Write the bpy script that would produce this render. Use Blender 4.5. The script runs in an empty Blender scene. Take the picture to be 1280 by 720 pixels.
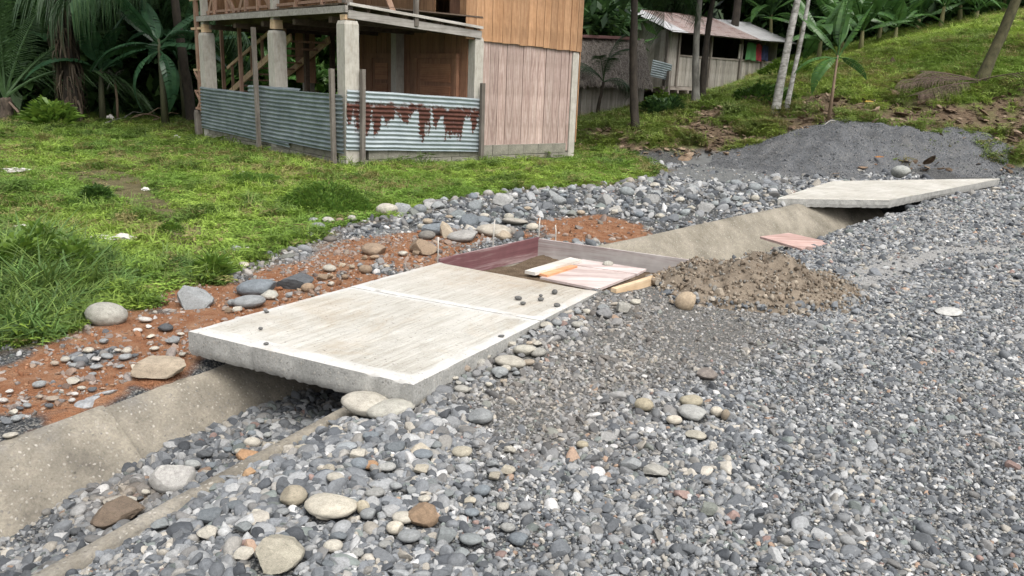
import bpy, bmesh, math, random
import numpy as np
from mathutils import Vector, Matrix
random.seed(7); RNG = np.random.default_rng(11)
SC = bpy.context.scene; COL = SC.collection

# ------------------------------------------------------------------ camera, sky, sun, exposure
CAM_H, FPX = 1.55, 1000.0
PITCH, ROLL = math.atan2(260, FPX), math.radians(2.2)
fw = np.array([0, math.cos(PITCH), -math.sin(PITCH)]); r0 = np.array([1., 0, 0]); u0 = np.cross(r0, fw)
rt = math.cos(ROLL)*r0 + math.sin(ROLL)*u0; up = -math.sin(ROLL)*r0 + math.cos(ROLL)*u0
cd = bpy.data.cameras.new('camera'); cam = bpy.data.objects.new('camera', cd); COL.objects.link(cam)
cd.sensor_width = 36; cd.lens = 36*FPX/1280; cd.clip_end = 2000; cd.clip_start = 0.05
cam.matrix_world = Matrix(((rt[0], up[0], -fw[0], 0), (rt[1], up[1], -fw[1], 0), (rt[2], up[2], -fw[2], CAM_H), (0, 0, 0, 1)))
SC.camera = cam
SUN_EL, SUN_AZ = math.radians(58), math.radians(150)     # azimuth clockwise from +Y: behind and to the right
w = bpy.data.worlds.new('World'); SC.world = w; w.use_nodes = True
nt = w.node_tree; bg = nt.nodes['Background']
sky = nt.nodes.new('ShaderNodeTexSky'); sky.sky_type = 'NISHITA'; sky.sun_disc = False
sky.sun_elevation = SUN_EL; sky.sun_rotation = SUN_AZ; sky.air_density = 1.0; sky.dust_density = 6.0; sky.ozone_density = 1.0
hs = nt.nodes.new('ShaderNodeHueSaturation'); hs.inputs['Saturation'].default_value = 0.28
nt.links.new(sky.outputs[0], hs.inputs['Color']); nt.links.new(hs.outputs[0], bg.inputs['Color'])
bg.inputs['Strength'].default_value = 0.15
sd = bpy.data.lights.new('sun', 'SUN'); sun = bpy.data.objects.new('sun', sd); COL.objects.link(sun)
sd.energy = 1.0; sd.angle = math.radians(40); sd.color = (1.0, 0.965, 0.91)
sdir = Vector((math.sin(SUN_AZ)*math.cos(SUN_EL), math.cos(SUN_AZ)*math.cos(SUN_EL), math.sin(SUN_EL)))
sun.rotation_euler = (-sdir).to_track_quat('-Z', 'Y').to_euler()
vs = SC.view_settings; vs.view_transform = 'Standard'; vs.look = 'None'; vs.gamma = 1; vs.exposure = 0.73; vs.use_curve_mapping = False
SC.cycles.max_bounces = 6; SC.cycles.diffuse_bounces = 3; SC.cycles.transparent_max_bounces = 8

# ------------------------------------------------------------------ noise and geometry on arrays
def _h(ix, iy, s):
    n = (ix.astype(np.int64)*374761393 + iy.astype(np.int64)*668265263 + s*974711) & 0x7fffffff
    n = ((n ^ (n >> 13))*1274126177) & 0x7fffffff
    return ((n ^ (n >> 16)) & 0xffff)/65535.0
def vn(x, y, s=0):
    ix = np.floor(x); iy = np.floor(y); fx = x-ix; fy = y-iy
    fx = fx*fx*(3-2*fx); fy = fy*fy*(3-2*fy)
    a = _h(ix, iy, s); b = _h(ix+1, iy, s); c = _h(ix, iy+1, s); d = _h(ix+1, iy+1, s)
    return a + (b-a)*fx + (c-a)*fy + (a-b-c+d)*fx*fy
def fbm(x, y, s=0, o=4):
    t = 0; a = .5; n = 0
    for k in range(o): t = t + a*vn(x*2**k, y*2**k, s+k*17); n += a; a *= .5
    return t/n
def ss(a, b, x):
    t = np.clip((x-a)/(b-a), 0, 1); return t*t*(3-2*t)
def ground0(px, py, z=0.):
    d = fw + rt*(px-640)/FPX + up*(360-py)/FPX; t = (z-CAM_H)/d[2]
    return np.array([0, 0, CAM_H]) + t*d
def sdf(poly, x, y):
    """signed distance to a closed polygon, positive inside"""
    p = np.asarray(poly, float); d2 = np.full(x.shape, 1e9); ins = np.zeros(x.shape, bool); n = len(p)
    for i in range(n):
        ax, ay = p[i]; bx, by = p[(i+1) % n]; ex, ey = bx-ax, by-ay
        t = np.clip(((x-ax)*ex+(y-ay)*ey)/(ex*ex+ey*ey+1e-12), 0, 1)
        d2 = np.minimum(d2, (x-ax-t*ex)**2+(y-ay-t*ey)**2)
        if ay != by: ins ^= ((ay > y) != (by > y)) & (x < (bx-ax)*(y-ay)/(by-ay)+ax)
    return np.where(ins, 1, -1)*np.sqrt(d2)

# left rim of the concrete drain, in plan; offsets run to its right
TL = np.array([(-5.7, -4.5), (-2.14, 3.1), (-1.69, 4.02), (-.56, 5.93), (.92, 7.65), (3.95, 11.07), (6.5, 13.6), (9.6, 16.6)])
def offs(x, y, P=TL):
    best = np.full(x.shape, 1e9); o = np.zeros(x.shape); along = np.zeros(x.shape); L = 0
    for i in range(len(P)-1):
        ax, ay = P[i]; ex, ey = P[i+1]-P[i]; l = math.hypot(ex, ey)
        t = np.clip(((x-ax)*ex+(y-ay)*ey)/l**2, 0, 1); dx = x-ax-t*ex; dy = y-ay-t*ey; d = np.hypot(dx, dy)
        m = d < best; best = np.where(m, d, best)
        o = np.where(m, np.where(dx*ey-dy*ex >= 0, d, -d), o); along = np.where(m, L+t*l, along); L += l
    return o, along

# hill, an RBF surface through survey points
HP = np.array([(2.82, 19.5, .5), (4.69, 22, 1.1), (6.27, 20, .97), (7.2, 19, .94), (11.3, 20.5, 1.88), (16, 27, 4.07), (11.6, 26, 2.99), (8.4, 25, 2.05),
    (-1, 19, 0), (1, 18, 0), (2.7, 16.3, 0), (5, 16.6, .05), (7, 15.8, 0), (10.4, 16.6, 0), (13, 15.5, .1), (9, 17.6, .45), (16, 35, 4.2), (20, 30, 4.7), (26, 40, 5), (11, 34, 2.7),
    (8, 31, 1.5), (5, 31, .9), (5, 27, .9), (2, 28, .45), (1, 23.5, .3), (-3, 26, .05), (0, 34, .5), (-10, 30, 0), (-20, 25, 0), (-20, 40, .2), (0, 50, .8), (30, 50, 5),
    (20, 20, 2.9), (30, 20, 3), (14, 18.5, 1.3), (18, 12, .3), (0, 10, 0), (10, 10, 0), (-10, 10, 0), (-10, 20, 0), (25, 5, 0), (0, 0, 0), (60, 60, 6), (-60, 60, 1), (-60, 0, 0), (60, 0, 0), (0, -30, 0)])
def _k(r): return r
_K = _k(np.hypot(HP[:, None, 0]-HP[None, :, 0], HP[:, None, 1]-HP[None, :, 1])); _W = np.linalg.solve(_K+1e-6*np.eye(len(HP)), HP[:, 2])
def hill(x, y):
    h = np.zeros(x.shape)
    for (a, b, _), q in zip(HP, _W): h = h + q*np.hypot(x-a, y-b)
    az = x/np.maximum(y, 1); yb = np.interp(az, [-.3, -.05, .1, .17, .3, .43, .6, .9], [30, 21, 18.5, 17, 16.4, 15.6, 16, 15.5])
    return np.maximum(h, 0)*ss(0, 1.6, y-yb)
SL = np.array([(-1.71, 4.04), (-.43, 3.40), (.58, 5.2), (-.56, 5.9)])      # slab corners: left, near, right, far
def H(x, y):
    x = np.asarray(x, float); y = np.asarray(y, float)
    o, al = offs(x, y)
    z = .035*(fbm(x*.7, y*.7, 3)-.5) + .02*(fbm(x*3, y*3, 5, 3)-.5)
    near = np.exp(-((x-.3)**2+(y-3)**2)/60)
    z = z + near*.012*(fbm(x*9, y*9, 8, 2)-.5)
    right = ss(1.02, 1.5, o)
    z = z + right*.05
    # gravel banked up against the slab's right edge
    dE, aE = offs(x, y, np.array([(-.43, 3.4), (.62, 5.3), (1.5, 6.35)]))
    ramp = np.where(dE > -.3, np.exp(-np.maximum(dE, 0)/.45), 0)*np.interp(aE, [0, .25, 1.2, 2.1, 3.5], [.0, .05, .12, .15, .06])
    z = z + ramp*ss(1.0, 1.25, o)
    d2, a2 = offs(x, y, np.array([(5.15, 11.0), (5.25, 11.2), (8.8, 14.75)]))
    z = z + np.where(d2 > -.25, np.exp(-np.maximum(d2, 0)/.6), 0)*np.interp(a2, [0, .25, .8, 4.5, 5.2], [0, .06, .15, .13, .05])
    # foreground gravel ridge beside the drain
    z = z + .05*np.exp(-((x+.55)**2/.35+(y-2.75)**2/.5))*ss(1.05, 1.5, o)
    fill = np.interp(al, [0, 7.6, 8.3, 9.1, 9.7, 10.6, 13, 18, 25], [-.33, -.30, -.255, -.215, -.25, -.36, -.27, -.34, -.3]) + .03*(fbm(x*4, y*4, 21, 2)-.5)
    end = 1-ss(13.5, 15, y)
    fr_ = ss(12.0, 12.8, al)*(1-ss(16.6, 17.4, al)); cut = ss(-.02, .3, o)*(1-ss(.9, 1.03, o)*(1-fr_)-ss(.45, 1.35, o)*fr_)*end
    z = z*(1-cut) + fill*cut
    z = z - .05*end*np.exp(-((o-1.04)/.06)**2)
    # pit inside the formwork stays low, cobble bed beyond it a little humped
    pit = ss(-.02, .1, sdf([(-.5, 5.9), (.23, 6.9), (1.4, 6.28), (.62, 5.3)], x, y))
    z = z*(1-pit) + pit*(.08+.05*(fbm(x*5, y*5, 31, 3)-.4))
    z = z + .10*np.exp(-((o+1.1)/.8)**2)*ss(6.2, 8, y)*(1-ss(12, 15, y))*fbm(x*1.3, y*1.3, 44, 3)
    z = z + hill(x, y) + ss(16.5, 18.5, y)*.25*(fbm(x*.8, y*.8, 61)-.5)*ss(.05, .5, hill(x, y))
    return z
def h1(x, y): return float(H(np.array([x]), np.array([y]))[0])
def G(px, py):
    """the point of the ground seen at a pixel of the 1280x720 photograph"""
    d = fw + rt*(px-640)/FPX + up*(360-py)/FPX; d = d/np.linalg.norm(d)
    t = np.linspace(1.5, 45, 900); p = np.array([0, 0, CAM_H])[:, None] + d[:, None]*t
    below = p[2] < H(p[0], p[1]); i = int(np.argmax(below)) if below.any() else len(t)-1
    tt = np.linspace(t[max(i-1, 0)], t[i], 30); p = np.array([0, 0, CAM_H])[:, None] + d[:, None]*tt
    j = int(np.argmax(p[2] < H(p[0], p[1]))) if below.any() else -1
    return p[:, j]
def depth_of(p): return float((np.asarray(p)-np.array([0, 0, CAM_H])) @ fw)

# ------------------------------------------------------------------ materials
def new_mat(name):
    m = bpy.data.materials.new(name); m.use_nodes = True
    return m, m.node_tree.nodes, m.node_tree.links, m.node_tree.nodes['Principled BSDF']
def ramp(N, stops, interp='LINEAR'):
    r = N.new('ShaderNodeValToRGB'); e = r.color_ramp.elements; r.color_ramp.interpolation = interp
    while len(e) < len(stops): e.new(.5)
    for q, (p, c) in zip(e, stops): q.position = p; q.color = (*c, 1) if len(c) == 3 else c
    return r
def noise(N, L, vec, scale, detail=4, rough=.6, dist=0):
    n = N.new('ShaderNodeTexNoise'); n.inputs['Scale'].default_value = scale; n.inputs['Detail'].default_value = detail
    n.inputs['Roughness'].default_value = rough; n.inputs['Distortion'].default_value = dist
    if vec is not None: L.new(vec, n.inputs['Vector'])
    return n
def mapping(N, L, src, scale=(1, 1, 1), loc=None):
    m = N.new('ShaderNodeMapping'); m.inputs['Scale'].default_value = scale
    L.new(src, m.inputs['Vector'])
    if loc is not None: L.new(loc, m.inputs['Location'])
    return m.outputs[0]
def mix(N, L, fac, a, b, mode='MIX'):
    m = N.new('ShaderNodeMix'); m.data_type = 'RGBA'; m.blend_type = mode
    for v, s in ((fac, m.inputs[0]), (a, m.inputs[6]), (b, m.inputs[7])):
        if isinstance(v, (int, float)): s.default_value = v
        elif isinstance(v, tuple): s.default_value = (*v, 1)
        else: L.new(v, s)
    return m.outputs[2]
def math_(N, L, op, a, b=None, clamp=False):
    m = N.new('ShaderNodeMath'); m.operation = op; m.use_clamp = clamp
    for v, s in ((a, m.inputs[0]), (b, m.inputs[1])):
        if v is None: continue
        if isinstance(v, (int, float)): s.default_value = v
        else: L.new(v, s)
    return m.outputs[0]
def bump(N, L, B, h, strength=.5, dist=.01):
    b = N.new('ShaderNodeBump'); b.inputs['Strength'].default_value = strength; b.inputs['Distance'].default_value = dist
    L.new(h, b.inputs['Height']); L.new(b.outputs[0], B.inputs['Normal'])
def simple(name, c1, c2, scale=8, rough=.85, bstr=.3, bdist=.005, stretch=(1, 1, 1), detail=5, metal=0):
    m, N, L, B = new_mat(name); tc = N.new('ShaderNodeTexCoord'); oi = N.new('ShaderNodeObjectInfo')
    off = N.new('ShaderNodeVectorMath'); off.operation = 'SCALE'; off.inputs[0].default_value = (37, 53, 71); L.new(oi.outputs['Random'], off.inputs['Scale'])
    v = mapping(N, L, tc.outputs['Object'], stretch, off.outputs[0])
    n = noise(N, L, v, scale, detail, .65)
    r = ramp(N, [(.3, c1), (.7, c2)]); L.new(n.outputs[0], r.inputs[0]); L.new(r.outputs[0], B.inputs['Base Color'])
    B.inputs['Roughness'].default_value = rough; B.inputs['Metallic'].default_value = metal
    bump(N, L, B, n.outputs[0], bstr, bdist); return m
def leaf_mat(name, cols, trans=.25, rough=.45, instancer=False):
    """foliage: a tone per loose leaf, light passing through"""
    m, N, L, B = new_mat(name)
    if instancer:
        a = N.new('ShaderNodeAttribute'); a.attribute_type = 'INSTANCER'; a.attribute_name = 'col'; base = a.outputs['Color']
        g = N.new('ShaderNodeNewGeometry'); r = ramp(N, [(0, (.72,)*3), (1, (1.3,)*3)]); L.new(g.outputs['Random Per Island'], r.inputs[0])
        c = mix(N, L, 1.0, base, r.outputs[0], 'MULTIPLY')
    else:
        g = N.new('ShaderNodeNewGeometry'); oi = N.new('ShaderNodeObjectInfo')
        s = math_(N, L, 'FRACT', math_(N, L, 'ADD', g.outputs['Random Per Island'], oi.outputs['Random']))
        r = ramp(N, [(i/(len(cols)-1), q) for i, q in enumerate(cols)]); L.new(s, r.inputs[0])
        tc = N.new('ShaderNodeTexCoord'); n = noise(N, L, tc.outputs['Object'], 6, 3)
        rr = ramp(N, [(.3, (.75,)*3), (.7, (1.2,)*3)]); L.new(n.outputs[0], rr.inputs[0])
        c = mix(N, L, 1.0, r.outputs[0], rr.outputs[0], 'MULTIPLY')
    L.new(c, B.inputs['Base Color']); B.inputs['Roughness'].default_value = rough; B.inputs['Specular IOR Level'].default_value = .35
    t = N.new('ShaderNodeBsdfTranslucent'); L.new(c, t.inputs['Color']); ms = N.new('ShaderNodeMixShader'); ms.inputs[0].default_value = trans
    L.new(B.outputs[0], ms.inputs[1]); L.new(t.outputs[0], ms.inputs[2]); L.new(ms.outputs[0], N['Material Output'].inputs['Surface']); return m
def stone_mat(name, src):
    m, N, L, B = new_mat(name)
    if src == 'inst': a = N.new('ShaderNodeAttribute'); a.attribute_type = 'INSTANCER'; a.attribute_name = 'col'; base = a.outputs['Color']
    else: a = N.new('ShaderNodeObjectInfo'); base = a.outputs['Color']
    tc = N.new('ShaderNodeTexCoord'); n = noise(N, L, tc.outputs['Object'], 3.2, 8, .75)
    r = ramp(N, [(.25, (.55,)*3), (.5, (1,)*3), (.75, (1.35,)*3)]); L.new(n.outputs[0], r.inputs[0])
    c = mix(N, L, 1.0, base, r.outputs[0], 'MULTIPLY')
    n2 = noise(N, L, tc.outputs['Object'], 26, 3, .7); r2 = ramp(N, [(.3, (.75,)*3), (.6, (1.12,)*3)]); L.new(n2.outputs[0], r2.inputs[0])
    c = mix(N, L, 1.0, c, r2.outputs[0], 'MULTIPLY')
    L.new(c, B.inputs['Base Color']); B.inputs['Roughness'].default_value = .82; B.inputs['Specular IOR Level'].default_value = .3
    if src != 'inst': bump(N, L, B, n2.outputs[0], .35, .03)
    return m
def wood_mat(name, c1, c2, c3, grain=26, along='z', rough=.8, wavy=0., dark=.5):
    """board wood: grain along the board, a tone per board, knots and cracks"""
    m, N, L, B = new_mat(name); tc = N.new('ShaderNodeTexCoord'); oi = N.new('ShaderNodeObjectInfo')
    off = N.new('ShaderNodeVectorMath'); off.operation = 'SCALE'; off.inputs[0].default_value = (17, 23, 31); L.new(oi.outputs['Random'], off.inputs['Scale'])
    sc = {'x': (.06, 1, 1), 'y': (1, .06, 1), 'z': (1, 1, .06)}[along]
    v = mapping(N, L, tc.outputs['Object'], sc, off.outputs[0])
    n = noise(N, L, v, grain, 6, .7, .6)
    r = ramp(N, [(.28, c1), (.5, c2), (.75, c3)]); L.new(n.outputs[0], r.inputs[0]); c = r.outputs[0]
    if wavy:
        zo = N.new('ShaderNodeCombineXYZ'); ax_ = 'XYZ'['xyz'.index(along)]; L.new(math_(N, L, 'MULTIPLY_ADD', oi.outputs['Random'], .16), zo.inputs[ax_]); zo_n = zo.inputs[ax_].links[0].from_node; zo_n.inputs[2].default_value = -.08
        sc2 = {'x': (.075, 1, 1), 'y': (1, .075, 1), 'z': (1, 1, .075)}[along]
        v2 = mapping(N, L, tc.outputs['Object'], sc2, zo.outputs[0]); wv = N.new('ShaderNodeTexWave'); wv.wave_type = 'RINGS'; wv.rings_direction = 'SPHERICAL'; wv.inputs['Scale'].default_value = 9
        wv.inputs['Distortion'].default_value = 3.0; wv.inputs['Detail'].default_value = 3; wv.inputs['Detail Scale'].default_value = 1.2; L.new(v2, wv.inputs['Vector'])
        rw = ramp(N, [(.15, (.70, .62, .60)), (.6, (1.05,)*3)]); L.new(wv.outputs[0], rw.inputs[0]); c = mix(N, L, wavy, c, rw.outputs[0], 'MULTIPLY')
    rt_ = ramp(N, [(0, (dark,)*3), (1, (1.25,)*3)]); L.new(oi.outputs['Random'], rt_.inputs[0]); c = mix(N, L, .7, c, rt_.outputs[0], 'MULTIPLY')
    n2 = noise(N, L, tc.outputs['Object'], 2.1, 4, .7); r2 = ramp(N, [(.3, (.6, .58, .55)), (.62, (1.08,)*3)]); L.new(n2.outputs[0], r2.inputs[0]); c = mix(N, L, .7, c, r2.outputs[0], 'MULTIPLY')
    L.new(c, B.inputs['Base Color']); B.inputs['Roughness'].default_value = rough; bump(N, L, B, n.outputs[0], .35, .004); return m
def concrete_mat(name, c1, c2, stain, scale=3, specks=True, bstr=.4, brushed=None, stain_amt=.5):
    m, N, L, B = new_mat(name); tc = N.new('ShaderNodeTexCoord'); v = tc.outputs['Object']
    n = noise(N, L, v, scale, 8, .7); r = ramp(N, [(.32, c1), (.66, c2)]); L.new(n.outputs[0], r.inputs[0]); c = r.outputs[0]
    n2 = noise(N, L, v, scale*.45, 7, .75, .6); f = ramp(N, [(.5, (0,)*3), (.72, (stain_amt,)*3)]); L.new(n2.outputs[0], f.inputs[0]); c = mix(N, L, f.outputs[0], c, stain)
    h = n.outputs[0]
    if specks:
        vo = N.new('ShaderNodeTexVoronoi'); vo.inputs['Scale'].default_value = 60; nw = noise(N, L, v, 20, 2); wv_ = N.new('ShaderNodeVectorMath'); wv_.operation = 'MULTIPLY_ADD'; wv_.inputs[1].default_value = (.03, .03, .03); L.new(nw.outputs['Color'], wv_.inputs[0]); L.new(v, wv_.inputs[2]); L.new(wv_.outputs[0], vo.inputs['Vector'])
        sc_ = N.new('ShaderNodeSeparateColor'); L.new(vo.outputs['Color'], sc_.inputs[0]); near_ = ramp(N, [(.28, (1,)*3), (.4, (0,)*3)]); L.new(vo.outputs['Distance'], near_.inputs[0]); pick = ramp(N, [(.55, (0,)*3), (.62, (1,)*3)]); L.new(sc_.outputs[0], pick.inputs[0])
        st_ = ramp(N, [(0, (.10, .10, .10)), (.5, (.3, .28, .24)), (1, (.5, .47, .42))]); L.new(sc_.outputs[1], st_.inputs[0]); fs = math_(N, L, 'MULTIPLY', math_(N, L, 'MULTIPLY', near_.outputs[0], pick.outputs[0]), .6)
        n6 = noise(N, L, v, 85, 4, .75); r6 = ramp(N, [(.3, (.66,)*3), (.65, (1.18,)*3)]); L.new(n6.outputs[0], r6.inputs[0]); c = mix(N, L, .8, c, r6.outputs[0], 'MULTIPLY'); c = mix(N, L, fs, c, st_.outputs[0])
        n3 = noise(N, L, v, 34, 3); pr = ramp(N, [(.27, (.35,)*3), (.35, (1,)*3)]); L.new(n3.outputs[0], pr.inputs[0]); c = mix(N, L, .7, c, pr.outputs[0], 'MULTIPLY')
        h = math_(N, L, 'ADD', math_(N, L, 'ADD', h, math_(N, L, 'MULTIPLY', n6.outputs[0], .6)), math_(N, L, 'ADD', math_(N, L, 'MULTIPLY', fs, .5), math_(N, L, 'MULTIPLY', pr.outputs[0], .5)))
    if brushed:
        vb = mapping(N, L, v, brushed); nb = noise(N, L, vb, 30, 4, .7); rb = ramp(N, [(.35, (.8, .77, .72)), (.6, (1.06,)*3)]); L.new(nb.outputs[0], rb.inputs[0])
        c = mix(N, L, .8, c, rb.outputs[0], 'MULTIPLY'); h = math_(N, L, 'ADD', h, math_(N, L, 'MULTIPLY', nb.outputs[0], 1.5))
    L.new(c, B.inputs['Base Color']); B.inputs['Roughness'].default_value = .9; bump(N, L, B, h, bstr, .006); return m
def zinc_mat(name, base, dark, rust_lo=None, rust_amt=.0):
    m, N, L, B = new_mat(name); tc = N.new('ShaderNodeTexCoord'); v = tc.outputs['Object']
    n = noise(N, L, v, 2.5, 6, .7); r = ramp(N, [(.3, dark), (.65, base)]); L.new(n.outputs[0], r.inputs[0]); c = r.outputs[0]; metal = .55
    B.inputs['Metallic'].default_value = .55; B.inputs['Roughness'].default_value = .45
    if rust_lo is not None:
        # rust hangs from a line under the sheet's top: dense band, drips below it
        sx = N.new('ShaderNodeSeparateXYZ'); L.new(v, sx.inputs[0])
        vd = mapping(N, L, v, (1, 1, .22)); nd = noise(N, L, vd, 5.5, 3, .6, .25); nh = noise(N, L, v, 6.5, 4, .7); nf = noise(N, L, v, 14, 6, .8)
        up_ = ramp(N, [(.0, (0,)*3), (.05, (1,)*3)]); L.new(math_(N, L, 'ADD', math_(N, L, 'SUBTRACT', rust_lo+.02, sx.outputs[2]), math_(N, L, 'MULTIPLY', math_(N, L, 'SUBTRACT', nh.outputs[0], .5), .35)), up_.inputs[0])
        dn = math_(N, L, 'MULTIPLY', math_(N, L, 'SUBTRACT', rust_lo, sx.outputs[2]), 2.1)
        k = math_(N, L, 'SUBTRACT', math_(N, L, 'ADD', math_(N, L, 'MULTIPLY', nd.outputs[0], 4.2), math_(N, L, 'MULTIPLY', nf.outputs[0], .9)), dn)
        k = math_(N, L, 'SUBTRACT', k, .95); sel = ramp(N, [(.86, (0,)*3), (1.0, (1,)*3)]); L.new(k, sel.inputs[0]); f = math_(N, L, 'MULTIPLY', sel.outputs[0], up_.outputs[0])
    else:
        nd = noise(N, L, v, 1.1, 6, .75); sel = ramp(N, [(1-rust_amt-.1, (0,)*3), (1-rust_amt+.05, (1,)*3)]); L.new(nd.outputs[0], sel.inputs[0]); f = sel.outputs[0]
    nr = noise(N, L, v, 12, 5, .7); rr = ramp(N, [(.3, (.035, .012, .009)), (.7, (.115, .04, .025))]); L.new(nr.outputs[0], rr.inputs[0])
    c = mix(N, L, f, c, rr.outputs[0]); L.new(c, B.inputs['Base Color'])
    L.new(math_(N, L, 'SUBTRACT', .5, math_(N, L, 'MULTIPLY', f, .5)), B.inputs['Metallic'])
    L.new(math_(N, L, 'ADD', math_(N, L, 'MULTIPLY', f, .45), .42), B.inputs['Roughness'])
    bump(N, L, B, nr.outputs[0], .15, .003); return m

# ------------------------------------------------------------------ object helpers
def mesh(name, V, F, mats=None, smooth=False, mi=None):
    me = bpy.data.meshes.new(name); me.from_pydata([tuple(map(float, v)) for v in V], [], [tuple(int(i) for i in f) for f in F])
    for m in (mats if isinstance(mats, (list, tuple)) else [mats] if mats else []): me.materials.append(m)
    if mi is not None: me.polygons.foreach_set('material_index', mi)
    if smooth: me.polygons.foreach_set('use_smooth', [True]*len(F))
    me.update(); return me
def link(name, me, parent=None, loc=None, rot=None, scale=None):
    o = bpy.data.objects.new(name, me); COL.objects.link(o); o.parent = parent
    if loc is not None: o.location = [float(q) for q in loc]
    if rot is not None: o.rotation_euler = rot
    if scale is not None: o.scale = scale
    return o
def tag(o, label=None, cat=None, group=None, kind=None):
    for k, v in (('label', label), ('category', cat), ('group', group), ('kind', kind)):
        if v: o[k] = v
    return o
def thing(name, label, cat, loc=(0, 0, 0), rz=0, group=None):
    return tag(link(name, None, None, loc, (0, 0, rz)), label, cat, group)
class MB:
    def __init__(s): s.V = []; s.F = []
    def box(s, lo, hi, jit=0):
        b = len(s.V)
        for z in (lo[2], hi[2]):
            for x, y in ((lo[0], lo[1]), (hi[0], lo[1]), (hi[0], hi[1]), (lo[0], hi[1])):
                s.V.append((x+random.uniform(-jit, jit), y+random.uniform(-jit, jit), z+random.uniform(-jit, jit)))
        s.F += [tuple(b+i for i in f) for f in ((3, 2, 1, 0), (4, 5, 6, 7), (0, 1, 5, 4), (1, 2, 6, 5), (2, 3, 7, 6), (3, 0, 4, 7))]; return s
    def bar(s, a, b, wx, wy, upv=(0, 0, 1)):
        """rectangular bar from a to b"""
        a = np.array(a, float); b = np.array(b, float); d = b-a; d = d/np.linalg.norm(d); upv = np.array(upv, float)
        if abs(d@upv) > .98: upv = np.array([1., 0, 0])
        x = np.cross(d, upv); x /= np.linalg.norm(x); y = np.cross(x, d); k = len(s.V)
        for p in (a, b):
            for q, r in ((-1, -1), (1, -1), (1, 1), (-1, 1)): s.V.append(tuple(p+x*q*wx/2+y*r*wy/2))
        s.F += [tuple(k+i for i in f) for f in ((3, 2, 1, 0), (4, 5, 6, 7), (0, 1, 5, 4), (1, 2, 6, 5), (2, 3, 7, 6), (3, 0, 4, 7))]; return s
    def tube(s, pts, rad, n=8, wob=0, seed=0):
        pts = [np.array(p, float) for p in pts]; k = len(s.V); m = len(pts); rr = np.random.default_rng(seed)
        for i, p in enumerate(pts):
            d = pts[min(i+1, m-1)]-pts[max(i-1, 0)]; d /= np.linalg.norm(d)+1e-9
            a = np.cross(d, (0.31, .95, .05) if abs(d[2]) > .7 else (0, 0, 1.)); a /= np.linalg.norm(a); b = np.cross(d, a)
            r = rad[i] if hasattr(rad, '__len__') else rad
            for j in range(n):
                t = 2*math.pi*j/n; q = r*(1+wob*rr.uniform(-1, 1)); s.V.append(tuple(p+a*math.cos(t)*q+b*math.sin(t)*q))
        for i in range(m-1):
            for j in range(n): s.F.append((k+i*n+j, k+i*n+(j+1) % n, k+(i+1)*n+(j+1) % n, k+(i+1)*n+j))
        s.F.append(tuple(k+j for j in reversed(range(n)))); s.F.append(tuple(k+(m-1)*n+j for j in range(n))); return s
    def out(s, name, mat, parent=None, loc=None, smooth=False, rot=None): return link(name, mesh(name, s.V, s.F, mat, smooth), parent, loc, rot)
def part_box(name, mat, parent, lo, hi, jit=.004, bevel=0):
    """a box part whose origin is its own centre"""
    lo = np.array(lo, float); hi = np.array(hi, float); c = (lo+hi)/2
    m = MB().box(lo-c, hi-c, jit); return m.out(name, mat, parent, c)
def part_bar(name, mat, parent, a, b, wx, wy):
    a = np.array(a, float); b = np.array(b, float); c = (a+b)/2
    return MB().bar(a-c, b-c, wx, wy).out(name, mat, parent, c)
def corr_sheet(L, Hh, pitch=.076, amp=.015, nl=6, sag=.01, seed=0):
    """corrugated sheet: runs L along x, waves stacked along z"""
    r = np.random.default_rng(seed); n = int(Hh/pitch*6); V = []; F = []
    for j in range(n+1):
        z = Hh*j/n
        for i in range(nl+1):
            x = L*i/nl; y = amp*math.sin(2*math.pi*z/pitch)+sag*math.sin(3*x/L+seed)*(.5+z/Hh)+r.uniform(-.002, .002)
            V.append((x, y, z+.004*math.sin(5*x+seed)))
    for j in range(n):
        for i in range(nl): a = j*(nl+1)+i; F.append((a, a+1, a+nl+2, a+nl+1))
    k = len(V); V += [(x, y+.0015, z) for x, y, z in V]; F += [tuple(k+i for i in reversed(f)) for f in F]
    return V, F
def offcoll(name, objs):
    c = bpy.data.collections.new(name)
    for o in objs: c.objects.link(o)
    return c
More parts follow.
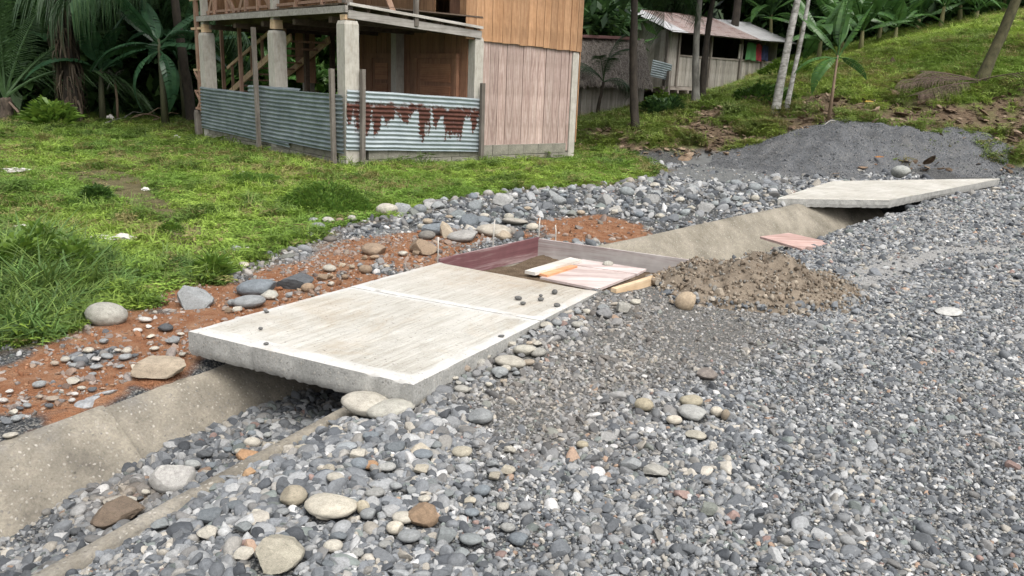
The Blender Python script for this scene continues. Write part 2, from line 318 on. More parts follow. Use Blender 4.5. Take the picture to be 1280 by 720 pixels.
def scatter(name, coll, P, R, S, I, Cc, label, cat):
    """stuff: instances of the collection's meshes on points"""
    me = bpy.data.meshes.new(name); n = len(P); me.vertices.add(n); me.vertices.foreach_set('co', np.asarray(P, np.float32).ravel())
    for nm, ty, a, f in (('rot', 'FLOAT_VECTOR', R, 'vector'), ('scl', 'FLOAT_VECTOR', S, 'vector'), ('col', 'FLOAT_COLOR', Cc, 'color'), ('idx', 'INT', I, 'value')):
        at = me.attributes.new(nm, ty, 'POINT'); a = np.asarray(a, np.int32 if ty == 'INT' else np.float32)
        if nm == 'col': a = np.concatenate([a, np.ones((n, 1), np.float32)], 1)
        at.data.foreach_set(f, a.ravel())
    o = link(name, me); g = bpy.data.node_groups.new(name+'_nodes', 'GeometryNodeTree')
    g.interface.new_socket('Geometry', in_out='INPUT', socket_type='NodeSocketGeometry'); g.interface.new_socket('Geometry', in_out='OUTPUT', socket_type='NodeSocketGeometry')
    N = g.nodes; L = g.links; i = N.new('NodeGroupInput'); u = N.new('NodeGroupOutput'); ip = N.new('GeometryNodeInstanceOnPoints'); ci = N.new('GeometryNodeCollectionInfo')
    ci.inputs['Collection'].default_value = coll; ci.inputs['Separate Children'].default_value = True; ci.inputs['Reset Children'].default_value = True
    L.new(i.outputs[0], ip.inputs['Points']); L.new(ci.outputs[0], ip.inputs['Instance']); ip.inputs['Pick Instance'].default_value = True
    for nm, ty, s in (('rot', 'FLOAT_VECTOR', 'Rotation'), ('scl', 'FLOAT_VECTOR', 'Scale'), ('idx', 'INT', 'Instance Index')):
        a = N.new('GeometryNodeInputNamedAttribute'); a.data_type = ty; a.inputs['Name'].default_value = nm
        src = next(q for q in a.outputs if q.enabled and q.name == 'Attribute')
        if s == 'Rotation':
            e = N.new('FunctionNodeEulerToRotation'); L.new(src, e.inputs[0]); src = e.outputs[0]
        L.new(src, ip.inputs[s])
    L.new(ip.outputs[0], u.inputs[0]); md = o.modifiers.new('scatter', 'NODES'); md.node_group = g
    return tag(o, label, cat, kind='stuff')

# ------------------------------------------------------------------ the ground: one sheet, fine near the drain, coarse towards the horizon
def pix(*pts, z=0.): return [tuple(ground0(a, b, z)[:2]) for a, b in pts]
GRASS = [(-9, 2.2)] + pix((-60, 470), (0, 446), (60, 430), (118, 412), (165, 385), (185, 362), (265, 350), (315, 338), (345, 322), (365, 305), (395, 292), (445, 278), (490, 272), (525, 264), (560, 247), (640, 238), (740, 233), (800, 224), (832, 212)) + [(2.3, 18.2), (-2, 60), (-70, 60), (-70, 2)]
CLAY = pix((-90, 640), (-60, 470), (60, 428), (170, 380), (190, 360), (300, 345), (395, 318), (470, 298), (545, 292), (600, 300), (560, 328), (300, 420), (235, 470), (120, 530), (0, 575))
CLAY2 = pix((676, 281), (712, 274), (752, 272), (785, 280), (818, 296), (780, 306), (735, 302), (688, 304))
CLAY3 = pix((470, 322), (560, 300), (650, 296), (680, 300), (548, 330), (500, 345))
FINE = pix((310, 340), (380, 318), (480, 288), (548, 286), (540, 300), (470, 312), (390, 332), (330, 348))
FINE2 = pix((815, 214), (880, 200), (980, 190), (1010, 222), (930, 230), (850, 226))
DUST = pix((1010, 392), (1062, 350), (1120, 327), (1200, 313), (1300, 309), (1300, 319), (1200, 323), (1130, 342), (1085, 366), (1045, 392))
COMPACT = pix((600, 520), (660, 450), (760, 395), (900, 372), (960, 400), (900, 470), (830, 530), (720, 580), (640, 590))
PATH = pix((150, 210), (190, 225), (215, 262), (255, 295), (285, 330), (240, 330), (205, 300), (180, 262), (120, 240), (60, 215))
def weights(x, y):
    n1 = fbm(x*1.1, y*1.1, 101)-.5; n2 = fbm(x*4.5, y*4.5, 103)-.5; n = n1*.9+n2*.5
    o, al = offs(x, y); hl = hill(x, y)
    gr = ss(-.12, .16, sdf(GRASS, x, y)+n*.7)
    cl = ss(-.15, .2, sdf(CLAY, x, y)+n*.5)*ss(.4, .56, fbm(x*2.2, y*2.2, 107)+.16)
    cl = np.maximum(cl, ss(-.1, .15, sdf(CLAY2, x, y)+n*.35)); cl = np.maximum(cl, .8*ss(-.1, .2, sdf(CLAY3, x, y)+n*.6))
    cl = cl*(1-ss(.0, .1, o)) + .0
    fi = ss(-.1, .15, sdf(FINE, x, y)+n*.4)
    fi = np.maximum(fi, ss(-.3, .4, sdf(FINE2, x, y)+n*.8))
    du = ss(-.10, .10, sdf(DUST, x, y)+n*.3)
    co = ss(-.4, .3, sdf(COMPACT, x, y)+n*.8)
    dirt = ss(.05, .3, hl+n1*.3)*(.75+.25*ss(.4, .6, fbm(x*3, y*3, 151)))
    inx = ss(-.02, .08, sdf([(-.5, 5.9), (.23, 6.95), (1.42, 6.3), (.62, 5.25)], x, y))
    edge = ss(-.4, .05, sdf(GRASS, x, y)+n*.8)*(1-gr)
    bare = ss(.2, .5, sdf(PATH, x, y)+.4+n*.8)
    hg = ss(.36, .66, .5*fbm(x*.9, y*.9, 141)+.5*fbm(x*4.5, y*4.5, 143)+.26*ss(1.1, 2.4, hl)-.03)      # grass on the hill: dense above, patchy below
    gr = np.where(hl > .05, np.maximum(gr*(1-dirt), dirt*np.maximum(hg, .26*ss(.2, .7, fbm(x*7, y*7, 147)))), gr*(1-.75*bare))
    clod = np.exp(-((x+1.62)**2+(y-3.05)**2)/.02)
    return dict(grass=gr, clay=cl, fine=fi, dust=du, compact=co, dirt=np.clip(dirt+inx+edge*.6+bare*.8+clod, 0, 1), off=o, hill=hl)
def axis(parts):
    out = []
    for a, b, st in parts: out.append(np.arange(a, b-1e-6, st))
    return np.concatenate(out+[[parts[-1][1]]])
gx = axis([(-150, -60, 15), (-60, -20, 2.), (-20, -8, .3), (-8, -3.2, .08), (-3.2, 3.2, .035), (3.2, 9, .08), (9, 20, .25), (20, 60, 2.), (60, 150, 15)])
gy = axis([(-60, -8, 6.), (-8, 1.6, .6), (1.6, 7.5, .035), (7.5, 14, .08), (14, 24, .2), (24, 40, .6), (40, 80, 4.), (80, 220, 20)])
X, Y = np.meshgrid(gx, gy); Z = H(X, Y)
nx, ny = len(gx), len(gy); me = bpy.data.meshes.new('ground'); me.vertices.add(nx*ny); me.vertices.foreach_set('co', np.stack([X, Y, Z], -1).astype(np.float32).ravel())
ii = (np.arange(ny-1)[:, None]*nx+np.arange(nx-1)[None]).ravel(); fc = np.stack([ii, ii+1, ii+nx+1, ii+nx], 1).astype(np.int32)
me.loops.add(fc.size); me.loops.foreach_set('vertex_index', fc.ravel()); me.polygons.add(len(fc)); me.polygons.foreach_set('loop_start', np.arange(len(fc), dtype=np.int32)*4)
me.polygons.foreach_set('use_smooth', np.ones(len(fc), bool)); me.update(calc_edges=True)
wt = weights(X, Y)
for k in ('grass', 'clay', 'fine', 'dust', 'compact', 'dirt'):
    me.attributes.new(k, 'FLOAT', 'POINT').data.foreach_set('value', wt[k].astype(np.float32).ravel())
m, N, L, B = new_mat('ground_soils'); tc = N.new('ShaderNodeTexCoord'); v = tc.outputs['Object']
def at(k):
    a = N.new('ShaderNodeAttribute'); a.attribute_name = k; return a.outputs['Fac']
def crisp(k, amt=.5):
    return math_(N, L, 'MULTIPLY', math_(N, L, 'SUBTRACT', math_(N, L, 'ADD', at(k), math_(N, L, 'MULTIPLY', nz.outputs[0], amt)), .25+amt*.25), 2.0, True)
nz = noise(N, L, v, 9, 8, .7); nf = noise(N, L, v, 60, 4, .7); vo = N.new('ShaderNodeTexVoronoi'); vo.inputs['Scale'].default_value = 38; L.new(v, vo.inputs['Vector'])
vo2 = N.new('ShaderNodeTexVoronoi'); vo2.inputs['Scale'].default_value = 95; L.new(v, vo2.inputs['Vector'])
pr = ramp(N, [(0, (.035, .04, .045)), (.4, (.085, .09, .095)), (.75, (.17, .17, .165)), (1, (.26, .25, .225))])
sx = N.new('ShaderNodeSeparateColor'); L.new(vo2.outputs['Color'], sx.inputs[0]); L.new(sx.outputs[0], pr.inputs[0])
edge = ramp(N, [(.3, (1,)*3), (.7, (.4,)*3)]); L.new(vo2.outputs['Distance'], edge.inputs[0])
gravel = mix(N, L, 1.0, pr.outputs[0], edge.outputs[0], 'MULTIPLY')
c = gravel
r = ramp(N, [(.3, (.10, .098, .09)), (.7, (.21, .203, .187))]); L.new(nf.outputs[0], r.inputs[0]); c = mix(N, L, math_(N, L, 'MULTIPLY', crisp('compact', .6), .6), c, r.outputs[0])
r = ramp(N, [(.3, (.10, .105, .105)), (.7, (.2, .205, .2))]); L.new(nf.outputs[0], r.inputs[0]); c = mix(N, L, crisp('fine'), c, r.outputs[0])
r = ramp(N, [(.3, (.2, .197, .19)), (.7, (.40, .395, .38))]); L.new(nf.outputs[0], r.inputs[0]); c = mix(N, L, math_(N, L, 'MULTIPLY', crisp('dust', .6), .95), c, r.outputs[0])
r = ramp(N, [(.25, (.06, .04, .024)), (.5, (.12, .085, .055)), (.75, (.19, .145, .10))]); L.new(nz.outputs[0], r.inputs[0]); c = mix(N, L, crisp('dirt', .3), c, r.outputs[0])
r = ramp(N, [(.25, (.13, .06, .032)), (.45, (.22, .10, .05)), (.6, (.26, .145, .085)), (.78, (.34, .23, .155))]); L.new(nz.outputs[0], r.inputs[0]); c = mix(N, L, crisp('clay', .4), c, r.outputs[0])
r = ramp(N, [(.3, (.07, .115, .02)), (.5, (.11, .17, .03)), (.72, (.16, .19, .055))]); L.new(nz.outputs[0], r.inputs[0]); c = mix(N, L, crisp('grass', .4), c, r.outputs[0])
L.new(c, B.inputs['Base Color']); B.inputs['Roughness'].default_value = .95; B.inputs['Specular IOR Level'].default_value = .2
bump(N, L, B, math_(N, L, 'ADD', math_(N, L, 'MULTIPLY', vo2.outputs['Distance'], -1.2), math_(N, L, 'MULTIPLY', nf.outputs[0], .7)), .8, .012)
me.materials.append(m); GROUND = tag(link('ground', me), kind='structure')
GROUND['label'] = 'gravel road, red clay, grass field and grassy hillside'

# wooded slope closing the view far behind the trees
M_FAR = simple('far_woods', (.012, .022, .01), (.03, .05, .018), .6, 1, .4, .3)
xs = np.linspace(-220, 220, 90); V = []; F = []
for j, yy in enumerate((56, 66, 80, 100, 140)):
    for i, xx in enumerate(xs): V.append((xx, yy+abs(xx)*-.12+3*math.sin(xx*.3+j), [-.5, 9, 17, 24, 28][j]+2.5*math.sin(xx*.21+j*2)*(j > 0)))
for j in range(4):
    for i in range(89): a = j*90+i; F.append((a, a+1, a+91, a+90))
tag(link('wooded_hillside', mesh('wooded_hillside', V, F, M_FAR, True)), 'dark wooded slope rising far behind the trees', kind='structure')

# ------------------------------------------------------------------ the concrete drain, along its own curved line
def drain_frame(s0, s1, n):
    L_ = np.concatenate([[0], np.cumsum(np.hypot(*np.diff(TL, axis=0).T))]); s = np.linspace(s0, s1, n)
    px = np.interp(s, L_, TL[:, 0]); py = np.interp(s, L_, TL[:, 1])
    k = max(3, 1); e = .5
    tx = np.interp(s+e, L_, TL[:, 0])-np.interp(s-e, L_, TL[:, 0]); ty = np.interp(s+e, L_, TL[:, 1])-np.interp(s-e, L_, TL[:, 1]); l = np.hypot(tx, ty)
    return px, py, ty/l, -tx/l
M_BANK = concrete_mat('old_channel_concrete', (.12, .108, .088), (.30, .27, .215), (.36, .355, .34), 3.2, True, .8, None, .45)
M_BANKF = concrete_mat('rubbed_channel_concrete', (.13, .115, .085), (.30, .27, .215), (.10, .09, .07), 2.6, True, .7, None, .7)
def drain_run(name, prof, s0, s1, mat, parent, lift=0, seed=0):
    n = max(4, int((s1-s0)/.06)); px, py, ox, oy = drain_frame(s0, s1, n); V = []; F = []; k = len(prof)
    for i in range(n):
        s = s0+(s1-s0)*i/(n-1)
        for j, (o, z) in enumerate(prof):
            w_ = .012*(vn(np.array([s*3.1]), np.array([j*.9+seed]), 5)[0]-.5)+.02*(vn(np.array([s*.8]), np.array([seed*1.]), 9)[0]-.5)
            V.append((px[i]+ox[i]*(o+w_), py[i]+oy[i]*(o+w_), z+lift+w_*.8))
    for i in range(n-1):
        for j in range(k-1): a = i*k+j; F.append((a, a+1, a+k+1, a+k))
    F.append(tuple(range(k))); F.append(tuple((n-1)*k+j for j in reversed(range(k))))
    return link(name, mesh(name, V, F, mat, True), parent)
# arc lengths of the rim: slab lies over 8.85..11.05, second culvert slab from about 17.6
DR = thing('concrete_drain', 'weathered concrete drainage channel with sloping side running under both slabs', 'drain')
BP = [(-.12, -.25), (-.06, -.05), (.0, -.012), (.05, .0), (.1, -.02), (.21, -.125), (.32, -.235), (.46, -.38), (.5, -.5)]
drain_run('channel_side', BP, 4.5, 8.84, M_BANK, DR, 0, 1)
drain_run('channel_side', [(o, z-.012) for o, z in BP], 8.82, 11.2, M_BANK, DR, 0, 2)
drain_run('channel_side', [(o, z+.06) for o, z in BP], 12.35, 20.5, M_BANKF, DR, 0, 3)
RP = [(.84, -.4), (.955, -.07), (.985, -.02), (1.0, -.005), (1.045, -.004), (1.06, -.02), (1.07, -.2)]
drain_run('channel_edge', RP, 4.5, 12.0, M_BANK, DR, 0, 5); 0
M_MORT = concrete_mat('grey_mortar', (.2, .21, .215), (.36, .365, .37), (.3, .3, .3), 14, True, .9)
def lump(sub, sx_, sy_, sz_, seed, rough=.25, cuts=0, power=2.):
    bm = bmesh.new(); bmesh.ops.create_icosphere(bm, subdivisions=sub, radius=1); r = np.random.default_rng(seed)
    V = np.array([q.co[:] for q in bm.verts]); F = [[q.index for q in f.verts] for f in bm.faces]; bm.free()
    V = np.sign(V)*np.abs(V)**(2/power*.999) if power != 2 else V
    ph = r.uniform(0, 6, (5, 3)); fr = r.normal(0, 1.3, (5, 3))
    d = sum(np.sin(V@fr[i]+ph[i, 0]) for i in range(5))/5; V = V*(1+rough*d)[:, None]
    for _ in range(cuts):
        nn = r.normal(0, 1, 3); nn /= np.linalg.norm(nn); h = r.uniform(.5, .8); ex = np.maximum(V@nn-h, 0); V = V-ex[:, None]*nn*.93
    if sub > 2: V = V+r.normal(0, .012, V.shape)
    V = V/np.abs(V).max(0)
    return V*np.array([sx_, sy_, sz_]), F
for k in (0, 7, 8):
    r_ = np.random.default_rng(700+k); a = -.03+.05*k if k < 7 else -.06; b = 8.81+r_.normal(0, .012)+(.06*(k-6) if k >= 7 else 0); px_, py_, ox, oy = drain_frame(b, b+.01, 2); V, F = lump(3, r_.uniform(.045, .07), r_.uniform(.03, .05), r_.uniform(.012, .018), 700+k, .3, 5)
    link('mortar_patch', mesh('mortar_patch', V, F, M_MORT), DR, (px_[0]+ox[0]*a, py_[0]+oy[0]*a, .0-max(a-.08, 0)*1.03), (r_.normal(0, .2), .7 if a > .05 else 0, r_.uniform(0, 3)))

# ------------------------------------------------------------------ slabs, formwork
def slab_top(nm='pale_new_concrete', stain=True):
    m, N, L, B = new_mat(nm); tc = N.new('ShaderNodeTexCoord'); v = tc.outputs['Object']
    a = N.new('ShaderNodeAttribute'); a.attribute_name = 'rim'; rim_ = a.outputs['Fac']
    n1 = noise(N, L, v, 2.4, 8, .72); r1 = ramp(N, [(.3, (.36, .345, .305)), (.66, (.51, .50, .465))]); L.new(n1.outputs[0], r1.inputs[0])
    vb = mapping(N, L, v, (1, .05, 1)); nb = noise(N, L, vb, 40, 4, .75, .5); rb = ramp(N, [(.36, (.76, .74, .69)), (.58, (1.07, 1.06, 1.05))]); L.new(nb.outputs[0], rb.inputs[0])
    n5 = noise(N, L, v, 6, 5, .7); fb = ramp(N, [(.3, (.25,)*3), (.65, (.95,)*3)]); L.new(n5.outputs[0], fb.inputs[0]); brushed = mix(N, L, fb.outputs[0], r1.outputs[0], mix(N, L, 1.0, r1.outputs[0], rb.outputs[0], 'MULTIPLY'))
    n2 = noise(N, L, v, 9, 6, .7); r2 = ramp(N, [(.3, (.42, .41, .38)), (.65, (.55, .545, .525))]); L.new(n2.outputs[0], r2.inputs[0]); c = mix(N, L, rim_, brushed, r2.outputs[0])
    n3 = noise(N, L, v, 1.3, 6, .75, .6); f3 = ramp(N, [(.52, (0,)*3), (.72, ((.55 if stain else .12),)*3)]); L.new(n3.outputs[0], f3.inputs[0]); c = mix(N, L, f3.outputs[0], c, (.36, .285, .19))
    sx = N.new('ShaderNodeSeparateXYZ'); L.new(v, sx.inputs[0]); far_ = ramp(N, [(.62, (0,)*3), (1, ((.75 if stain else 0),)*3)]); L.new(math_(N, L, 'ADD', math_(N, L, 'MULTIPLY', sx.outputs[1], .36), math_(N, L, 'MULTIPLY', n3.outputs[0], .35)), far_.inputs[0]); c = mix(N, L, math_(N, L, 'MULTIPLY', far_.outputs[0], n5.outputs[0]), c, (.33, .24, .15))
    n4 = noise(N, L, v, 70, 3, .6); f4 = ramp(N, [(.30, (.25, .24, .23)), (.37, (1,)*3)]); L.new(n4.outputs[0], f4.inputs[0]); c = mix(N, L, .8, c, f4.outputs[0], 'MULTIPLY')
    L.new(c, B.inputs['Base Color']); B.inputs['Roughness'].default_value = .9; B.inputs['Specular IOR Level'].default_value = .25
    h = math_(N, L, 'MULTIPLY', math_(N, L, 'MULTIPLY', nb.outputs[0], math_(N, L, 'SUBTRACT', 1., rim_)), 1.6); bump(N, L, B, math_(N, L, 'ADD', h, math_(N, L, 'MULTIPLY', n4.outputs[0], .4)), .7, .009); return m
M_TOP = slab_top(); M_TOPW = slab_top('white_new_concrete', False)
M_SIDE = concrete_mat('slab_edge_concrete', (.25, .25, .235), (.40, .395, .37), (.15, .15, .14), 7, True, .5)
def slab(root, poly, zt, th, mat_top, mat_side, name, chip=.006, seed=0):
    """slab with a subdivided ragged edge; poly is counterclockwise-ish in plan, local axes of the root"""
    r = np.random.default_rng(seed); P = []; n = len(poly)
    for i in range(n):
        a = np.array(poly[i]); b = np.array(poly[(i+1) % n]); k = max(3, int(np.hypot(*(b-a))/.035))
        for j in range(k): P.append(a+(b-a)*j/k)
    P = np.array(P); c = P.mean(0); m_ = len(P); V = []; F = []; mi = []
    rings = [(0, zt-.004, .05), (0, zt, .012), (0, zt-.012, 0), (1, zt-th*.3, 0), (1, zt-th*.65, 0), (2, zt-th, .01)]
    for q, z, ins in rings:
        for p in P:
            d = (c-p)/np.linalg.norm(c-p); e = ins + (r.uniform(0, chip) if q else r.uniform(0, .002)) + (r.uniform(0, chip*.8) if q == 2 else 0)
            V.append((*(p+d*e), z+(r.uniform(-.007, .007) if q == 2 else 0)))
    for k in range(len(rings)-1):
        for j in range(m_): F.append((k*m_+j, k*m_+(j+1) % m_, (k+1)*m_+(j+1) % m_, (k+1)*m_+j)); mi.append(0 if k < 2 else 1)
    F.append(tuple(range(m_))); mi.append(0); F.append(tuple(5*m_+j for j in reversed(range(m_)))); mi.append(1)
    me = mesh(name, V, F, [mat_top, mat_side], False, mi); return link(name, me, root)
def local(pts, o, a):
    ca, sa = math.cos(a), math.sin(a); return [((x-o[0])*ca+(y-o[1])*sa, -(x-o[0])*sa+(y-o[1])*ca) for x, y in pts]
sa = math.atan2(5.93-4.04, -.56+1.71)-math.pi/2
S1 = thing('culvert_slab', 'large pale brushed concrete slab bridging the drain in the foreground', 'concrete slab', (SL[1][0], SL[1][1], 0), sa)
q = local([SL[0], SL[1], SL[2], SL[3]], SL[1], sa)
L0, N0, R0, F0 = [np.array(p) for p in q]; JL = L0+(F0-L0)*.56; JR = N0+(R0-N0)*.60; e = np.array([0, .004])
def slab_grid(root, c4, zt, th, rims, seed, name='slab_panel', n=70):
    """c4: near-left, near-right, far-right, far-left; rims: width of the smooth trowelled margin on near, right, far, left"""
    r = np.random.default_rng(seed); a, b, c, d = [np.array(p) for p in c4]; u = np.linspace(0, 1, n); V = np.zeros((n, n, 3)); rim = np.zeros((n, n)); U, T = np.meshgrid(u, u)
    P_ = (a*(1-U[..., None])+b*U[..., None])*(1-T[..., None])+(d*(1-U[..., None])+c*U[..., None])*T[..., None]
    wN = np.hypot(*(b-a)); lL = np.hypot(*(d-a)); dist = [T*lL, (1-U)*wN, (1-T)*lL, U*wN]; wob = .022*(fbm(P_[..., 0]*9+seed, P_[..., 1]*9, 311+seed, 3)-.5)
    edge_d = np.minimum.reduce(dist)
    for dd, wd in zip(dist, rims): rim = np.maximum(rim, 1-ss(-.008, .012, dd-wd+wob)) if wd else rim
    zz = zt+.0035*(fbm(P_[..., 0]*3, P_[..., 1]*3, 321+seed)-.5)-.006*np.exp(-edge_d/.006)-.004*(1-rim)*1.0
    ed = np.concatenate([np.stack([np.zeros(n-1, int), np.arange(n-1)], 1), np.stack([np.arange(n-1), np.full(n-1, n-1)], 1), np.stack([np.full(n-1, n-1), np.arange(n-1, 0, -1)], 1), np.stack([np.arange(n-1, 0, -1), np.zeros(n-1, int)], 1)])
    ctr = P_.mean((0, 1)); chip = np.clip(fbm(P_[..., 0]*14, P_[..., 1]*14, 331+seed, 3)-.62, 0, 1)*.12
    for (jj, kk) in ed: P_[jj, kk] += (ctr-P_[jj, kk])/np.linalg.norm(ctr-P_[jj, kk])*chip[jj, kk]*.6; zz[jj, kk] -= chip[jj, kk]*.5
    Vt = np.concatenate([P_, zz[..., None]], 2).reshape(-1, 3).tolist(); F = []; mi = []
    for jj in range(n-1):
        for kk in range(n-1): q_ = jj*n+kk; F.append((q_, q_+1, q_+n+1, q_+n)); mi.append(0)
    top = [jj*n+kk for jj, kk in ed]; m_ = len(top); prev = top; att = rim.ravel().tolist()
    for lv in range(1, 6):
        cur = []
        for ix, (jj, kk) in enumerate(ed):
            p = P_[jj, kk]; inn = (ctr-p)/np.linalg.norm(ctr-p); cur.append(len(Vt)); low = lv == 5
            Vt.append((*(p+inn*(-.004+r.uniform(0, .004)+(.012+r.uniform(0, .012) if low else 0))), zt-th*lv/5+(r.uniform(-.003, .003) if low else 0))); att.append(0.)
        for ix in range(m_): F.append((prev[ix], cur[ix], cur[(ix+1) % m_], prev[(ix+1) % m_])); mi.append(1)
        prev = cur
    F.append(tuple(prev)); mi.append(1); me = mesh(name, Vt, F, [M_TOP, M_SIDE], True, mi); me.attributes.new('rim', 'FLOAT', 'POINT').data.foreach_set('value', np.array(att, np.float32)); me.set_sharp_from_angle(angle=math.radians(40)); return link(name, me, root)
slab_grid(S1, (L0, N0, JR-e, JL-e), .2, .14, (.085, .06, .05, .055), 1); slab_grid(S1, (JL+e, JR+e, R0, F0), .2, .14, (.05, .06, 0, .055), 2)

S2 = thing('culvert_slab', 'farther concrete slab over the drain mouth beside the dark gravel mound', 'concrete slab', (5.2, 11.14, 0), math.radians(-42))
q2 = local([(3.56, 10.85), (5.2, 11.14), (8.86, 14.78), (5.2, 13.26)], (5.2, 11.14), math.radians(-42))
slab(S2, q2, .135, .12, M_TOPW, M_SIDE, 'slab_panel', seed=7)

M_MAROON = wood_mat('maroon_form_ply', (.09, .03, .035), (.15, .065, .07), (.42, .34, .33), 10, 'x', .7, 0, .9)
M_PINK = wood_mat('pale_pink_ply', (.28, .2, .18), (.45, .38, .36), (.55, .5, .48), 10, 'x', .75, 0, .9)
M_SMEAR = wood_mat('cement_smeared_form_ply', (.15, .06, .06), (.38, .345, .33), (.5, .48, .45), 13, 'x', .8, 0, .9)
M_LUMBER = wood_mat('raw_lumber', (.42, .27, .15), (.55, .4, .25), (.62, .5, .35), 18, 'x', .8, 0, .9)
M_TOPB = wood_mat('cement_whitened_plank', (.42, .39, .35), (.55, .52, .47), (.62, .6, .56), 14, 'x', .85, 0, .95)
M_ORANGE = wood_mat('orange_plank', (.45, .19, .09), (.55, .27, .14), (.6, .36, .22), 18, 'x', .8, 0, .95)
FW = thing('slab_formwork', 'open wooden formwork box with maroon and cement-smeared boards behind the slab', 'formwork', (.2, 6.9, 0))
def fbar(nm, mat, a, b, z0, z1, th):
    """board on edge between two plan points, its length along its own x"""
    a = np.array(a); b = np.array(b); d = b-a; l = np.hypot(*d); an = math.atan2(d[1], d[0]); c = (a+b)/2-np.array([.2, 6.9])
    return MB().box((-l/2, -th/2, (z0-z1)/2), (l/2, th/2, (z1-z0)/2), .003).out(nm, mat, FW, (c[0], c[1], (z0+z1)/2), False, (0, 0, an))
fbar('form_board', M_MAROON, (-.56, 5.96), (.22, 6.97), .03, .21, .02)
fbar('form_board', M_SMEAR, (.22, 6.96), (1.5, 6.28), .02, .2, .02)
fbar('form_board', M_LUMBER, (.69, 5.28), (1.5, 6.26), .05, .2, .045)
ang = math.atan2(.6, .25)
def flat(nm, mat, px, l, wd, z, th, rz, parent=None, o=(0, 0)):
    return MB().box((-l/2, -wd/2, 0), (l/2, wd/2, th), .004).out(nm, mat, parent, (px[0]-o[0], px[1]-o[1], z), False, (0, 0, rz))
def plate(nm, mat, px4, z, th, inner=True):
    """flat panel whose corners are given in the photograph, lying at height z"""
    c = [ground0(a, b, z)[:2] for a, b in px4]; m0 = np.mean(c, 0); V = [(p[0]-m0[0], p[1]-m0[1], -th) for p in c]+[(p[0]-m0[0], p[1]-m0[1], 0) for p in c]
    return link(nm, mesh(nm, V, [(3, 2, 1, 0), (4, 5, 6, 7), (0, 1, 5, 4), (1, 2, 6, 5), (2, 3, 7, 6), (3, 0, 4, 7)], mat), FW if inner else None, (m0[0]-.2*inner, m0[1]-6.9*inner, z))
plate('plywood_floor', M_PINK, [(748, 361), (797, 342), (721, 331), (675, 346.5)], .105, .018); plate('plywood_floor', M_PINK, [(797, 342), (808, 336), (728, 324), (716, 330.5)], .113, .018)
plate('plank', M_ORANGE, [(684, 344), (722, 332), (711, 330.5), (671, 341)], .122, .02); plate('plank', M_TOPB, [(669, 340.5), (727, 324.5), (713, 321.5), (656, 338)], .14, .025)
M_REDPLY = wood_mat('reddish_ply', (.26, .14, .12), (.38, .25, .22), (.48, .38, .34), 10, 'x', .75, 0, .9)
M_ROD = simple('pale_cane', (.4, .38, .34), (.55, .52, .47), 30, .7, .2)
for (px, p1, p0, lb) in ((547, 296, 326, 'thin pale stake at the left end of the maroon form board'), (616, 274, 312, 'thin pale stake halfway along the maroon form board'), (673, 272, 300, 'thin pale stake at the far corner of the formwork'), (694, 281, 303, 'short thin stake behind the smeared far form board')):
    g = ground0(px, p0-4, .12); hh = (p0-4-p1)/FPX*depth_of(g)
    s_ = MB().tube([(0, 0, -.25), (.004, 0, hh*.5), (random.uniform(-.01, .01), 0, hh)], .006, 6).out('stake', M_ROD, None, g, True); tag(s_, lb, 'stake', 'stakes holding the formwork')
tag(plate('plank', M_REDPLY, [(950, 295.5), (1002, 311), (1040, 303), (986, 291)], .07, .022, False), 'short pinkish plywood board lying on the gravel', 'board')

# ------------------------------------------------------------------ stones
M_STONE = stone_mat('river_stone', 'obj'); M_PEB = stone_mat('gravel_stone', 'inst')
ROUND = []; ANG = []
for i in range(8):
    r_ = np.random.default_rng(40+i); V, F = lump(4, 1, 1, 1, 40+i, .16+.1*r_.random(), int(r_.integers(0, 3)), 2.0); ROUND.append(mesh('round_stone', V, F, M_STONE, True))
for i in range(8):
    V, F = lump(4, 1, 1, 1, 80+i, .2, 9+i % 4); me_ = mesh('broken_stone', V, F, M_STONE, True); me_.set_sharp_from_angle(angle=math.radians(24)); ANG.append(me_)
PALE = (.40, .375, .32); CREAM = (.47, .43, .355); GREY = (.235, .245, .245); BLUE = (.165, .185, .20); DARK = (.085, .09, .095); TAN = (.34, .285, .215); BROWN = (.22, .165, .115); RUST = (.34, .21, .12); WHITE = (.56, .55, .51); OLIVE = (.335, .325, .285)
NST = [0]; FOOT = []
def stone(px, py, wp, hp, colr, label, group=None, kind='r', rz=None, cat='stone', lift=0., base=None, tilt=0., dk=.8):
    """px: middle, py: foot, in pixels of the photograph; wp, hp: its size there"""
    g = G(px, py-hp*.25) if base is None else ground0(px, py-hp*.2, base); d = depth_of(g); i = NST[0]; NST[0] += 1; r_ = np.random.default_rng(500+i)
    a = wp/FPX*d/2; dep = a*2*dk; el = math.atan2(CAM_H-g[2], math.hypot(g[0], g[1])); hgt = max((hp/FPX*d-dep*math.sin(el)*.55)/math.cos(el)*.95, hp/FPX*d*.8)
    me = (ROUND if kind == 'r' else ANG)[i % 8]
    o = link('stone' if wp < 40 else 'boulder', me, None, (g[0], g[1], g[2]+hgt*.3+lift+(.012 if base is None else 0)), ((r_.random()-.5)*.25+tilt, (r_.random()-.5)*.25, (rz if rz is not None else (r_.random()-.5)*.6)), (a*1.03, dep/2, hgt/2*1.15))
    bri = .88+.24*r_.random(); FOOT.append((g[0], g[1], a, dep/2))
    o.color = (*[q*bri for q in colr], 1); return tag(o, label, cat, group)
